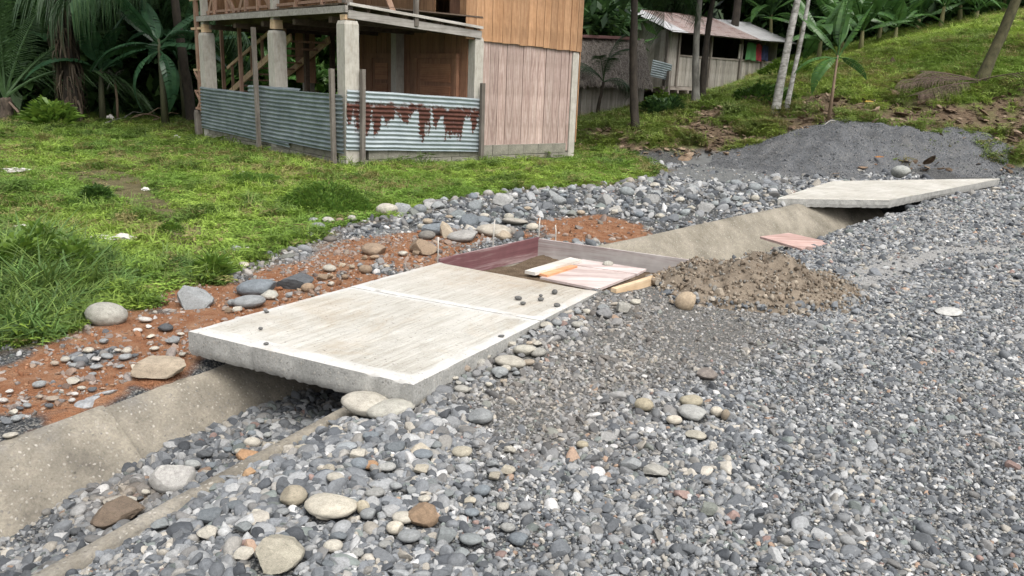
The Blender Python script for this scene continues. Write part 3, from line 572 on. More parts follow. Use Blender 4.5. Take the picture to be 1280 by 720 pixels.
ST = [
 (135, 412, 50, 34, OLIVE, 'smooth pale oval boulder beside the tall grass at left'),
 (240, 391, 54, 36, GREY, 'grey angular boulder on red clay at the end of the row beside the slab', 'a'),
 (323, 374, 52, 26, BLUE, 'blue-grey rounded boulder between the angular grey one and the dark one'),
 (311, 388, 40, 18, GREY, 'low smooth grey stone in front of the blue-grey boulder by the slab'),
 (368, 365, 48, 22, DARK, 'dark grey boulder nearest the slab in the row on clay', 'a'),
 (336, 376, 24, 12, OLIVE, 'small greenish stone tucked before the blue-grey boulder'),
 (201, 476, 62, 28, TAN, 'flat tan stone set in the rim of the drain near the slab', 'a'),
 (483, 274, 28, 19, PALE, 'smooth pale round boulder at the edge of the grass'),
 (397, 291, 20, 12, GREY, 'grey stone in front of the round grass hummock'),
 (411, 283, 16, 11, OLIVE, 'greenish stone right of the grey one by the grass hummock'),
 (425, 282, 12, 9, BROWN, 'small brownish stone at the right foot of the grass hummock'),
 (391, 281, 14, 8, GREY, 'small grey stone half hidden under the grass hummock'),
 (440, 279, 12, 9, OLIVE, 'small olive stone between the grass hummock and the pale round boulder'),
 (158, 410+35, 14, 9, PALE, 'small pale stone on red clay below the oval boulder'),
 (460, 516, 66, 30, PALE, 'long pale oblong stone wedged under the near slab corner'),
 (487, 524, 62, 26, (.33, .32, .28), 'oblong grey-beige stone in front of the slab corner'),
 (524, 495, 18, 14, OLIVE, 'small brownish stone at the near slab corner, upper of a pair'),
 (527, 514, 22, 20, (.25, .23, .19), 'brown-grey round stone at the near slab corner, lower of a pair'),
 (217, 616, 54, 40, (.36, .35, .33), 'rough pale lump of broken concrete in the drain', 'a'),
 (150, 662, 66, 40, (.15, .115, .085), 'brown earth clod lying in the drain', 'a'),
 (413, 649, 68, 28, (.46, .425, .35), 'long cream oblong stone in the foreground gravel'),
 (366, 636, 36, 27, (.35, .31, .235), 'rounded beige stone left of the long cream one'),
 (407, 653, 26, 13, CREAM, 'small cream stone below the long cream oblong one'),
 (453, 648, 18, 20, (.37, .33, .25), 'small beige stone at the right end of the long cream one'),
 (529, 664, 40, 34, (.27, .19, .125), 'rough brown stone in the foreground gravel', 'a'),
 (345, 714, 74, 46, (.35, .325, .26), 'large broken grey-beige rock with orange stain at bottom', 'a'),
 (494, 672, 24, 19, CREAM, 'small cream stone left of the rough brown one'),
 (525, 574, 28, 18, (.4, .36, .29), 'cream stone with dark broken face below the slab corner', 'a'),
 (577, 575, 26, 15, (.37, .34, .27), 'smooth beige stone right of the dark-faced cream one'),
 (600, 533, 34, 20, GREY, 'smooth grey stone on the gravel right of the slab corner'),
 (433, 568, 26, 13, (.28, .3, .31), 'flat pale blue-grey stone in the middle of the gravel heap'),
 (387, 538, 24, 12, GREY, 'grey stone beside the concrete edge of the drain'),
 (450, 592, 24, 18, BLUE, 'blue-grey round stone in the gravel heap'),
 (463, 590, 22, 12, RUST, 'orange-tan stone touching the blue-grey round one'),
 (310, 578, 28, 16, RUST, 'orange broken stone on the concrete edge of the drain', 'a'),
 (312, 600, 18, 13, (.33, .22, .13), 'small tan-orange stone beside the drain edge', 'a'),
 (560, 462, 36, 20, (.28, .27, .24), 'grey stone against the right edge of the slab'),
 (574, 470, 30, 22, (.3, .25, .2), 'brownish stone against the right edge of the slab', 'a'),
 (637, 462, 40, 17, PALE, 'pale grey flat stone near the right edge of the slab'),
 (655, 448, 30, 16, (.42, .40, .34), 'pale cream stone behind the flat pale grey one'),
 (625, 474, 22, 14, GREY, 'small grey stone in front of the flat pale grey one'),
 (864, 511, 30, 16, (.31, .28, .21), 'tan stone on top of the small cluster of cobbles in the road'),
 (866, 527, 38, 18, (.36, .36, .34), 'smooth pale grey stone in the middle of the road cluster'),
 (842, 534, 20, 13, CREAM, 'small cream stone at the left foot of the road cluster'),
 (804, 518, 24, 19, (.33, .29, .21), 'round tan stone left of the road cluster'),
 (869, 552, 28, 11, (.31, .29, .24), 'flat beige stone in front of the road cluster'),
 (895, 524, 16, 15, CREAM, 'small pale stone at the right of the road cluster'),
 (906, 529, 12, 15, (.24, .2, .15), 'small brown stone at the right end of the road cluster'),
 (883, 478, 26, 17, (.2, .175, .155), 'brown-grey angular stone behind the road cluster', 'a'),
 (728, 564, 16, 11, (.34, .3, .22), 'small tan stone alone on the compacted track'),
 (857, 392, 28, 27, (.34, .27, .19), 'round tan cobble at the foot of the soil heap'),
 (1185, 395, 34, 7, (.48, .475, .45), 'flat white stone alone on the dark gravel road', 'r'),
 (787, 590, 28, 15, GREY, 'grey flat stone in the gravel below the road cluster', 'a'),
 (818, 597, 34, 15, (.3, .29, .26), 'pale broken stone right of the flat grey one', 'a'),
 (885, 648, 22, 17, (.16, .17, .15), 'dark greenish stone in the lower road gravel', 'a'),
 (541, 298, 34, 20, BLUE, 'big blue-grey cobble behind the maroon form board', 'a'),
 (534, 302, 22, 13, (.2, .19, .17), 'dark flat cobble beneath the big blue-grey one'),
 (556, 302, 20, 24, TAN, 'upright tan cobble behind the first stake', 'a'),
 (580, 304, 42, 16, (.33, .32, .3), 'long pale grey cobble behind the maroon form board'),
 (617, 298, 44, 17, (.34, .31, .26), 'long beige cobble behind the middle stake'),
 (665, 291, 16, 11, CREAM, 'small cream cobble near the far corner of the formwork'),
 (628, 302, 22, 13, TAN, 'tan cobble in front of the long beige cobble'),
 (600, 283, 26, 13, BLUE, 'blue-grey cobble in the bed behind the formwork'),
 (643, 283, 34, 10, (.3, .28, .24), 'flat beige cobble behind the far formwork corner'),
 (573, 276, 22, 13, (.2, .22, .22), 'dark grey block-shaped cobble behind the tan upright one', 'a'),
 (526, 322, 40, 24, (.24, .18, .125), 'earthy brown rock left of the first stake', 'a'),
 (468, 322, 34, 18, (.28, .21, .15), 'earthy tan rock on the spoil beside the slab'),
 (688, 328, 0.1, 0.1, BROWN, ''),
 (1008, 300, 0.1, .1, BROWN, ''),
 (228, 330, 0.1, .1, GREY, ''),
 (745, 333, 7, 5, OLIVE, ''),
 (295, 318, 14, 10, GREY, 'grey stone on the bare path through the grass'),
 (308, 318, 11, 9, PALE, 'pale stone next to the grey one on the bare path'),
 (302, 337, 18, 8, CREAM, 'cream flat stone at the grass edge above the dark boulder'),
 (16, 218, 34, 6, (.42, .4, .36), 'flat pale slab of stone lying in the grass at left'),
]
for q in ST:
    if not q[5]: continue
    stone(*q[:6], base=.05 if q[0] in (460, 487, 524, 527) and 490 < q[1] < 530 else None, kind=q[6] if len(q) > 6 else 'r', cat='boulder' if q[2] > 45 else 'stone')
st = stone(1125, 223, 24, 16, (.3, .31, .29), 'grey broken stone standing on the farther slab', base=.17, lift=.01)
st = stone(760, 334, 14, 9, OLIVE, 'small olive stone lying on the pink plywood in the formwork', base=.105)
for (a, b, c_, d_, lb) in ((648, 375, 10, 6, 'largest dark pebble of the loose group on the far slab panel'), (654, 381, 8, 5, 'dark pebble just below the largest one on the far slab panel'), (676, 376, 8, 5, 'dark pebble in the middle of the group on the far slab panel'), (696, 384, 9, 6, 'dark pebble nearest the right slab edge on the far panel'), (693, 368, 8, 7, 'dark pebble closest to the formwork on the far slab panel'), (676, 371, 5, 4, 'tiny dark pebble above the middle one on the far slab panel'), (333, 391, 7, 4, 'small dark pebble near the left slab edge, farthest of three'), (326, 412, 6, 4, 'small dark pebble on the near slab panel, middle of three'), (333, 431, 7, 4, 'small dark pebble near the front slab edge, nearest of three'), (627, 421, 9, 3, 'flat dark pebble on the right rim of the near slab panel')):
    stone(a, b, c_, d_, (.13, .13, .125), lb, 'pebbles dropped on the slab', base=.203, cat='pebble')
def tone(c):
    l = sum(c)/3; warm_ = c[0]-c[2]
    if warm_ > .1: return 'rusty tan' if c[1] < .24 else 'tan' if l < .36 else 'cream'
    if warm_ > .05: return 'brown' if l < .24 else 'beige'
    if warm_ < -.012: return 'dark slate' if l < .155 else 'blue-grey'
    return 'dark grey' if l < .15 else 'grey' if l < .31 else 'pale grey'
def fill(n, poly, wr, cols, label, group, seed, kind=None, mind=.9, cat='stone', ratio=(.5, .8)):
    r_ = np.random.default_rng(seed); P_ = np.array(poly, float); lo, hi = P_.min(0), P_.max(0); got = []; made = []; tries = 0
    while len(got) < n and tries < n*60:
        tries += 1; x, y = r_.uniform(lo, hi)
        if sdf(poly, np.array([x]), np.array([y]))[0] < 0: continue
        wp = wr[0]*(wr[1]/wr[0])**(r_.random()**1.6)
        if any(abs(x-a) < (wp+c)*.5*mind and abs(y-b) < (wp+c)*.28*mind for a, b, c in got): continue
        got.append((x, y, wp)); c_ = cols[r_.integers(len(cols))]; k_ = kind or ('r' if r_.random() < .6 else 'a'); f_ = (x-lo[0])/(hi[0]-lo[0])
        big = 'large ' if wp > wr[0]+.62*(wr[1]-wr[0]) else 'small ' if wp < wr[0]+.2*(wr[1]-wr[0]) else ''
        where = label[1][min(int(f_*len(label[1])), len(label[1])-1)]
        made.append((x, stone(x, y, wp, wp*r_.uniform(*ratio), c_, f"{big}{tone(c_)} {'rounded' if k_ == 'r' else 'broken'} {label[0]} {where}", group, k_, cat=cat)))
    number(made)
ORD = ['first', 'second', 'third', 'fourth', 'fifth', 'sixth', 'seventh', 'eighth']
def number(made):
    """look-alikes of one zone are told apart by their order from the left"""
    d = {}
    for x, o in sorted(made, key=lambda q: q[0]): d.setdefault(o['label'], []).append(o)
    for l, os_ in d.items():
        if len(os_) > 1:
            for k, o in enumerate(os_): o['label'] = l+', '+ORD[min(k, 7)]+' from left'
CB = [GREY, BLUE, (.29, .29, .28), (.2, .215, .22), (.36, .34, .29), PALE, (.14, .15, .16), (.3, .25, .19), GREY, (.24, .26, .26)]
fill(75, [(490, 276), (560, 252), (650, 242), (760, 238), (900, 232), (985, 240), (930, 262), (830, 276), (760, 272), (680, 272), (600, 290), (520, 292)], (9, 26), CB, ('bed cobble', ['left of the formwork stakes', 'behind the formwork', 'above the red clay patch', 'near the far drain wall', 'by the farther slab']), 'cobbles in the bed beyond the formwork', 1)
fill(26, [(240, 398), (300, 392), (390, 368), (520, 326), (520, 318), (420, 330), (390, 352), (240, 402)], (8, 20), [TAN, BROWN, PALE, GREY, (.3, .22, .15)], ('clay stone', ["by the slab's left corner", "along the slab's left side", 'near the first stake']), 'stones along the left side of the slab', 2)
fill(42, [(5, 560), (0, 500), (90, 440), (190, 400), (235, 420), (230, 452), (150, 480), (60, 520)], (9, 26), [PALE, GREY, CREAM, (.3, .25, .2), GREY, DARK, (.45, .43, .4)], ('stone on red clay', ['at the left picture edge', 'left above the drain wall', 'above the drain wall', 'beside the flat tan stone']), 'stones on the red clay by the drain', 3, ratio=(.4, .65))
fill(40, [(545, 492), (560, 470), (640, 432), (740, 385), (790, 372), (800, 392), (740, 412), (690, 440), (640, 480), (580, 500)], (9, 24), [GREY, PALE, (.3, .29, .26), (.33, .28, .22), (.2, .2, .2)], ('cobble by the slab right edge', ['near its corner', 'before its joint', 'past its joint', 'near the lumber']), 'cobbles along the right edge of the slab', 4)
fill(30, [(820, 380), (850, 350), (920, 326), (990, 330), (1040, 345), (1010, 366), (930, 372), (880, 392)], (8, 22), [BROWN, (.27, .22, .165), TAN, (.24, .2, .16), GREY], ('stone on the soil heap', ['beside the form board', 'at its middle', 'at its right end']), 'stones on the soil heap', 5)
fill(60, [(120, 700), (330, 560), (480, 530), (640, 560), (660, 700), (420, 718)], (16, 34), [GREY, BLUE, (.28, .28, .265), PALE, (.34, .31, .25), (.14, .155, .165), (.2, .215, .215)], ('foreground cobble', ['at bottom left', 'beside the drain edge', 'below the slab corner', 'right of the cream stones', 'below the dirt patch']), 'cobbles in the foreground gravel', 6, ratio=(.45, .7))
fill(20, [(20, 715), (190, 615), (330, 530), (400, 500), (330, 560), (150, 640)], (10, 24), [GREY, BLUE, DARK, (.3, .31, .3), PALE], ('stone in the drain bed', ['at bottom left', 'beside the earth clod', 'near the dark opening']), 'stones in the drain bed', 7)

# gravel: uncountable small stones, sizes following the ground
PEBR = []; PEBA = []
for i in range(5):
    V, F = lump(3, 1, 1, 1, 140+i, .2, i % 3); PEBR.append(bpy.data.objects.new('pebble_%02d' % i, mesh('pebble', V, F, M_PEB, True)))
for i in range(6):
    V, F = lump(3, 1, 1, 1, 170+i, .26, 9+i % 4); me_ = mesh('pebble', V, F, M_PEB, True); me_.set_sharp_from_angle(angle=math.radians(32)); PEBR.append(bpy.data.objects.new('pebble_%02d' % (5+i), me_))
PC = offcoll('gravel_pieces', PEBR)
PAL = np.array([(.145, .16, .175), (.065, .075, .088), (.10, .112, .125), (.205, .215, .22), (.30, .305, .30), (.36, .32, .25), (.34, .20, .11), (.43, .425, .41), (.14, .17, .155), (.24, .14, .11), (.25, .235, .205), (.17, .165, .155)])
PAL = PAL.mean(1, keepdims=True)*.4+PAL*.6
PWT = np.array([.22, .12, .16, .19, .12, .045, .006, .022, .045, .008, .07, .06]); PWT = PWT/PWT.sum()
def stones_at(n, box, med, spread, accept, seed, mx=.06):
    r_ = np.random.default_rng(seed); y = r_.uniform(box[2], box[3], n); x = r_.uniform(box[0], box[1], n)
    vis = (x < .74*y+1.7) & (x > -.74*y-1.0); x, y = x[vis], y[vis]; W_ = weights(x, y); p = accept(x, y, W_); k = r_.random(len(x)) < p
    x, y = x[k], y[k]; W_ = {a: b[k] for a, b in W_.items()}; m_ = med(x, y, W_) if callable(med) else np.full(len(x), med)
    s = np.minimum(m_*np.exp(r_.normal(0, spread, len(x))), mx); return x, y, s, W_
def in_slab(x, y): return (sdf(SL, x, y) > -.015) | (sdf([(3.56, 10.85), (5.2, 11.14), (8.86, 14.78), (5.2, 13.26)], x, y) > 0)
def gravel_ok(x, y, W_):
    o = W_['off']; ok = ((o > 1.0) & ~in_slab(x, y)) | ((o > .3) & (o < 1.01)); p = np.where(ok, 1., 0.)
    p *= 1-.93*ss(.3, .9, (o < .97)*1.0*(y > 5.5)*0)
    p *= 1-W_['grass']; p *= 1-.8*W_['fine']; p *= 1-ss(.02, .2, W_['hill']); p *= 1-.45*W_['compact']; p *= 1-.9*ss(.15, .7, W_['dust']); p = p*(sdf([(-.5, 5.85), (.23, 6.95), (1.52, 6.3), (.7, 5.2)], x, y) < 0)
    p *= 1-.95*np.clip(1.3*np.exp(-((o-1.015)/.065)**2)*(fbm(x*2.6, y*2.6, 77) > .43), 0, 1)
    return p
def med_near(x, y, W_):
    left = ss(1.2, -.5, x-(y-3)*.25); o = W_['off']
    m_ = .0062+.0078*left*ss(.35, .6, fbm(x*1.6, y*1.6, 91)+.12); m_ = m_*(1-.38*W_['compact'])*(1-.3*W_['dust']); return m_*(.5+1.05*fbm(x*.9, y*.9, 95))
xs, ys, ss_, ws = [], [], [], []
for args in ((140000, (-3.2, 4.6, 1.9, 4.0), med_near, .5, gravel_ok, 1, .04), (160000, (-2.6, 6.4, 4.0, 6.6), lambda x, y, W_: med_near(x, y, W_)*1.12, .5, gravel_ok, 2, .04), (140000, (.5, 9.8, 6.6, 11), .0108, .5, gravel_ok, 3, .05), (84000, (2, 15, 11, 18), .0165, .5, gravel_ok, 4, .07)):
    a, b, c_, d_ = stones_at(*args); xs.append(a); ys.append(b); ss_.append(c_); ws.append(d_)
# stony bed left of the drain, clay strip and spoil
def bed_ok(x, y, W_): return np.where((W_['off'] < -.06) & (y > 5.6) & (sdf(GRASS, x, y) < .15), (1-W_['grass'])*(1-.80*W_['clay'])*(1-.72*W_['fine'])*(1-ss(.02, .2, W_['hill'])), 0)
def clay_ok(x, y, W_): return np.where((W_['off'] < -.1) & (sdf(GRASS, x, y) < .1), (1-W_['grass'])*(.28+.8*(1-W_['clay'])+.6*ss(.46, .6, fbm(x*1.7, y*1.7, 71))+.5*np.exp(-((W_['off']+.25)/.2)**2))*(~in_slab(x, y)), 0)
for args in ((52000, (-6, 8, 5.6, 16.5), lambda x, y, W_: np.where(W_['fine'] > .5, 0.009, .0165)*(y/9)**.4, .62, bed_ok, 5, .10), (40000, (-5.8, 0, 2.2, 8), .0085, .55, clay_ok, 6, .05)):
    a, b, c_, d_ = stones_at(*args); xs.append(a); ys.append(b); ss_.append(c_); ws.append(d_)
x = np.concatenate(xs); y = np.concatenate(ys); s = np.concatenate(ss_); W_ = {k: np.concatenate([q[k] for q in ws]) for k in ws[0]}; n = len(x)
keep = np.ones(n, bool)
for (fx, fy, fa, fb) in FOOT: keep &= ~(((x-fx)/(fa*.98+s*.3))**2+((y-fy)/(fb*.98+s*.3))**2 < 1)
x, y, s = x[keep], y[keep], s[keep]; W_ = {k: q[keep] for k, q in W_.items()}; n = len(x)
r_ = np.random.default_rng(99); ci = r_.choice(len(PAL), n, p=PWT); col = PAL[ci]*r_.uniform(.75, 1.3, (n, 1))
warm = np.clip(W_['clay']*.75+W_['compact']*.35+W_['dirt']*.6, 0, .75)[:, None]*r_.random((n, 1))**.6
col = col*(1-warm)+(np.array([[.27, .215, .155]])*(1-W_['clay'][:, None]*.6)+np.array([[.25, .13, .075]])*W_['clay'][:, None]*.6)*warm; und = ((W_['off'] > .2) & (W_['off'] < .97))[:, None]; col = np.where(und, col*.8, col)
fl = r_.uniform(.4, .85, n); S_ = np.stack([s*r_.uniform(.95, 1.45, n), s*r_.uniform(.75, 1.0, n), s*fl], 1)
R_ = np.stack([r_.normal(0, .55, n), r_.normal(0, .55, n), r_.uniform(0, 6.28, n)], 1); z = np.where((np.abs(W_['off']-1.015) < .06) & (y < 6), np.maximum(H(x, y), -.04), H(x, y))+s*fl*r_.uniform(-.35, .5, n)
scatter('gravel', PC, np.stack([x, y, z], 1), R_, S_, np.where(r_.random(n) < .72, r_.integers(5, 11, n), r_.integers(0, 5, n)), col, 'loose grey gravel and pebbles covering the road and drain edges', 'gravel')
print('gravel', n)

# ------------------------------------------------------------------ grass
M_GRASS = leaf_mat('grass_blades', None, .3, .55, True)
def blades(n, spread, hl, hw, lean, seed, segs=2, weed=0):
    r_ = np.random.default_rng(seed); V = []; F = []
    for i in range(n):
        a = r_.uniform(0, 6.28); rr = spread*math.sqrt(r_.random()); x, y = rr*math.cos(a), rr*math.sin(a); h = hl*r_.uniform(.55, 1.2); w_ = hw*r_.uniform(.7, 1.2)
        d = r_.uniform(0, 6.28); le = lean*r_.uniform(.3, 1.3)*h; sx_, sy_ = -math.sin(d)*w_, math.cos(d)*w_; k = len(V)
        if i < weed:      # small round leaf
            zc = h*.5; cx, cy = x+math.cos(d)*le*.4, y+math.sin(d)*le*.4; l = hl*.32
            V += [(cx-math.cos(d)*l, cy-math.sin(d)*l, zc), (cx+sx_*3.2, cy+sy_*3.2, zc+.15*l), (cx+math.cos(d)*l, cy+math.sin(d)*l, zc-.1*l), (cx-sx_*3.2, cy-sy_*3.2, zc+.15*l)]; F.append((k, k+1, k+2, k+3)); continue
        for j in range(segs):
            t = j/segs; f = t**1.7; V += [(x+math.cos(d)*le*f-sx_*(1-.5*t), y+math.sin(d)*le*f-sy_*(1-.5*t), h*(t-.25*lean*t*t)), (x+math.cos(d)*le*f+sx_*(1-.5*t), y+math.sin(d)*le*f+sy_*(1-.5*t), h*(t-.25*lean*t*t))]
        V.append((x+math.cos(d)*le, y+math.sin(d)*le, h*(1-.25*lean)))
        for j in range(segs-1): F.append((k+2*j, k+2*j+1, k+2*j+3, k+2*j+2))
        F.append((k+2*segs-2, k+2*segs-1, k+2*segs))
    return V, F
TUFT = []
for i, a in enumerate([(26, .07, .055, .0026, .8, 1, 2, 6), (22, .08, .075, .0036, 1.0, 2, 2, 18), (20, .08, .05, .003, .7, 3, 2, 12), (22, .06, .15, .0035, .9, 4, 3, 5),
                       (22, .10, .28, .0065, 1.0, 5, 4, 0), (20, .10, .34, .008, 1.4, 6, 4, 0), (30, .11, .22, .006, 1.0, 7, 3, 16)]):
    V, F = blades(*a); TUFT.append(bpy.data.objects.new('tuft_%02d' % i, mesh('tuft', V, F, M_GRASS)))
GC = offcoll('grass_tufts', TUFT)
def grass_field():
    r_ = np.random.default_rng(5); out = []
    for n, box in ((38000, (-7.5, .6, 2.4, 9)), (42000, (-10.5, 3.5, 9, 15)), (52000, (-19, 6, 15, 25)), (46000, (2, 21, 15.5, 25)), (26000, (6, 26, 25, 34))):
        y = r_.uniform(box[2], box[3], n); x = r_.uniform(box[0], box[1], n); k = np.abs(x) < .72*y+2.2; out.append((x[k], y[k]))
    x = np.concatenate([q[0] for q in out]); y = np.concatenate([q[1] for q in out]); W_ = weights(x, y); p = ss(.15, .75, W_['grass'])*(.55+.45*ss(.3, .55, fbm(x*1.4, y*1.4, 171)))
    a = math.atan2(3.5, 4.05); hx = (x+2.91)*math.cos(a)+(y-14)*math.sin(a); hy = -(x+2.91)*math.sin(a)+(y-14)*math.cos(a)
    p[(hx > .05) & (hx < 5.6) & (hy > .05) & (hy < 7)] = 0
    k = r_.random(len(x)) < p; x, y, hx, hy = x[k], y[k], hx[k], hy[k]; hl = W_['hill'][k]; n = len(x)
    c1 = fbm(x*.55, y*.55, 181); c2 = fbm(x*2.3, y*2.3, 183); far = ss(8, 20, y)
    C_ = np.array([(.155, .26, .042)])*np.ones((n, 1)); br = ss(.42, .62, c1*.6+c2*.4)[:, None]; C_ = C_*(1-br)+np.array([[.25, .355, .06]])*br
    dk = ss(.56, .68, c2)[:, None]*.75; C_ = C_*(1-dk)+np.array([[.06, .115, .022]])*dk; dry = (r_.random((n, 1)) < (.08+.35*ss(.5, .34, fbm(x*.8, y*.8, 187)))[:, None]); C_ = np.where(dry, np.array([[.24, .22, .085]]), C_)
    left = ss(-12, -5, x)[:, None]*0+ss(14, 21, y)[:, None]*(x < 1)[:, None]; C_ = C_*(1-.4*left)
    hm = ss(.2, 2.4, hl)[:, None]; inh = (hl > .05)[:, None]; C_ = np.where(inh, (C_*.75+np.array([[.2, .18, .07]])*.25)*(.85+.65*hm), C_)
    C_ *= r_.uniform(.8, 1.2, (n, 1)); sc = r_.uniform(.6, 1.15, n)*(1+.35*far)*(.7+.7*c2)*np.where(hl > .1, 1.25, 1); idx = np.where((r_.random(n) < .13*(c2 > .45)) | ((hl > .1) & (r_.random(n) < .4)), 3, r_.integers(0, 3, n))
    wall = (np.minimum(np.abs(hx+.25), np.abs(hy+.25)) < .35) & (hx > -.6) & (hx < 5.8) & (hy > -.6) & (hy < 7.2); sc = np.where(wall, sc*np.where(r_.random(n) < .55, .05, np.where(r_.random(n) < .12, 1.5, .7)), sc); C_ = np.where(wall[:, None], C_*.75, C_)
    P_ = [np.stack([x, y, H(x, y)-.004], 1)]; R_ = [np.stack([r_.normal(0, .15, n), r_.normal(0, .15, n), r_.uniform(0, 6.28, n)], 1)]; S_ = [np.repeat(sc[:, None], 3, 1)]; I_ = [idx]; CC = [C_]
    # long grass at the near left, tufts here and there
    poly = pix((-60, 455), (40, 438), (95, 415), (112, 390), (150, 372), (175, 350), (130, 318), (60, 300), (-60, 300)); lo = np.min(poly, 0); hi = np.max(poly, 0)
    x = r_.uniform(lo[0], hi[0], 1300); y = r_.uniform(lo[1], hi[1], 1300); k = sdf(poly, x, y) > 0; x, y = x[k], y[k]
    ex = [G(a_, b_) for a_, b_ in ((215, 338), (232, 330), (250, 342), (205, 350), (240, 350), (265, 340), (120, 258), (128, 262), (115, 250), (132, 255), (300, 232), (320, 228), (330, 235), (310, 225), (345, 240), (265, 338), (190, 340), (1190, 205), (1205, 200), (1215, 208), (1230, 200), (1180, 195), (1245, 205))]
    x = np.concatenate([x, [q[0]+r_.normal(0, .12) for q in ex for _ in range(5)]]); y = np.concatenate([y, [q[1]+r_.normal(0, .12) for q in ex for _ in range(5)]]); n = len(x); nl = k.sum()
    inn = np.clip(sdf(poly, x, y), 0, .5)*2; sc = np.where(np.arange(n) < nl, .5+.5*inn, .5)*r_.uniform(.7, 1.25, n); C_ = np.where(r_.random((n, 1)) < .5, np.array([[.10, .18, .045]]), np.array([[.17, .25, .06]]))*r_.uniform(.65, 1.3, (n, 1))
    P_.append(np.stack([x, y, H(x, y)-.01], 1)); R_.append(np.stack([r_.normal(0, .2, n), r_.normal(0, .2, n), r_.uniform(0, 6.28, n)], 1)); S_.append(np.repeat(sc[:, None], 3, 1)); I_.append(r_.integers(4, 7, n)); CC.append(C_)
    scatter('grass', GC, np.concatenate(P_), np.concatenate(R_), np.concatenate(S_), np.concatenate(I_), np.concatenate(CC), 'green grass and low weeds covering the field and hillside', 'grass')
grass_field()

# ------------------------------------------------------------------ heaps
M_SAND = concrete_mat('dark_fine_gravel', (.046, .050, .055), (.098, .103, .11), (.15, .145, .135), 3, True, .9, None, .5)
M_SOIL = simple('dug_brown_soil', (.095, .075, .055), (.22, .18, .135), 9, 1, .9, .03)
def heap(name, mat, cx, cy, rx, ry, rz, hf, n, label, cat):
    V = []; F = []; ca, sa_ = math.cos(rz), math.sin(rz); u = np.linspace(-1, 1, n); U_, W2 = np.meshgrid(u, u); X_ = cx+U_*rx*ca-W2*ry*sa_; Y_ = cy+U_*rx*sa_+W2*ry*ca
    base = H(X_, Y_); rr = np.hypot(U_, W2); rq = rr+.45*(fbm(X_*2.4/max(rx, 1), Y_*2.4/max(rx, 1), 221)-.5); h = hf(U_, W2, X_, Y_)*ss(1, .5, rq) - .1*ss(.72, .95, rq)-.1*ss(.9, 1, rr); Z_ = base+h
    V = np.stack([X_-cx, Y_-cy, Z_-h1(cx, cy)], -1).reshape(-1, 3); V2 = V.copy(); V2[:, 2] -= .3
    for j in range(n-1):
        for i in range(n-1): a = j*n+i; F.append((a, a+1, a+n+1, a+n))
    o = link(name, mesh(name, V, F, mat, True), None, (cx, cy, h1(cx, cy))); return tag(o, label, cat), (X_, Y_, Z_, h)
def mound_h(u, w_, X_, Y_):
    n_ = fbm(X_*1.2, Y_*1.2, 201, 4)-.5; bowl = np.exp(-((u-.28)**2/.09+(w_+.35)**2/.25))
    return -.06+.57*np.exp(-(u-.0)**2/.24-(w_-.15)**2/.35)+.25*np.exp(-(u+.35)**2/.05-(w_+.05)**2/.2)+.34*n_+.05*(fbm(X_*5, Y_*6, 205)-.5)-.3*bowl-.22*np.abs(fbm(X_*1.7, Y_*1.1, 207, 3)-.5)*2*ss(1, .3, np.hypot(u, w_))+.32*np.exp(-(u-.62)**2/.10-(w_+.1)**2/.4)
MO, MG = heap('gravel_mound', M_SAND, 6.95, 16.75, 4.3, 2.2, .28, mound_h, 120, 'large heap of dark fine gravel at the foot of the hill', 'gravel heap')
def soil_h(u, w_, X_, Y_): return .33*np.exp(-(u+.0)**2/.36-w_**2/.3)*(.3+1.3*fbm(X_*3.0, Y_*3.0, 211))+.06*(fbm(X_*11, Y_*11, 213)-.5)
sg = ground0(930, 362, .1)
SO, SG_ = heap('soil_heap', M_SOIL, sg[0]+.12, sg[1]+.06, 1.12, .66, .27, soil_h, 90, 'heap of dug brown soil and stones beside the formwork', 'soil heap')
# clods on the heap and crumbs on the mound, joined as loose stuff
CLOD = [bpy.data.objects.new('clod_%02d' % i, q.data) for i, q in enumerate(PEBR[5:])]; CC_ = offcoll('clods', CLOD)
def crumbs(name, grid, n, size, cols, label, cat, seed, thr=.02):
    r_ = np.random.default_rng(seed); X_, Y_, Z_, h = [q.ravel() for q in grid]; k = r_.choice(np.nonzero(h > thr)[0], n); s = size*np.exp(r_.normal(0, .5, n)); j = r_.normal(0, .02, (n, 2))
    P_ = np.stack([X_[k]+j[:, 0], Y_[k]+j[:, 1], Z_[k]+s*.15], 1); c_ = np.array(cols)[r_.integers(0, len(cols), n)]*r_.uniform(.8, 1.2, (n, 1))
    scatter(name, CC_, P_, r_.uniform(-.4, 3, (n, 3)), np.stack([s*1.1, s*.9, s*.7], 1), r_.integers(0, 6, n), c_, label, cat)
crumbs('soil_clods', SG_, 3600, .0075, [(.16, .125, .09), (.2, .16, .12), (.27, .23, .18), (.2, .19, .17), (.12, .095, .07)], 'loose brown clods and grit over the soil heap', 'soil clods', 3, .03)
ring_ = [q.copy() for q in SG_]; ring_[3] = np.where((SG_[3] > -.05) & (SG_[3] < .05), 1., 0.)
crumbs('heap_edge_gravel', ring_, 1500, .011, [(.15, .16, .17), (.1, .11, .12), (.22, .22, .215), (.26, .23, .19), (.19, .16, .125)], 'grey gravel strewn over the edge of the soil heap', 'gravel', 8, .5)
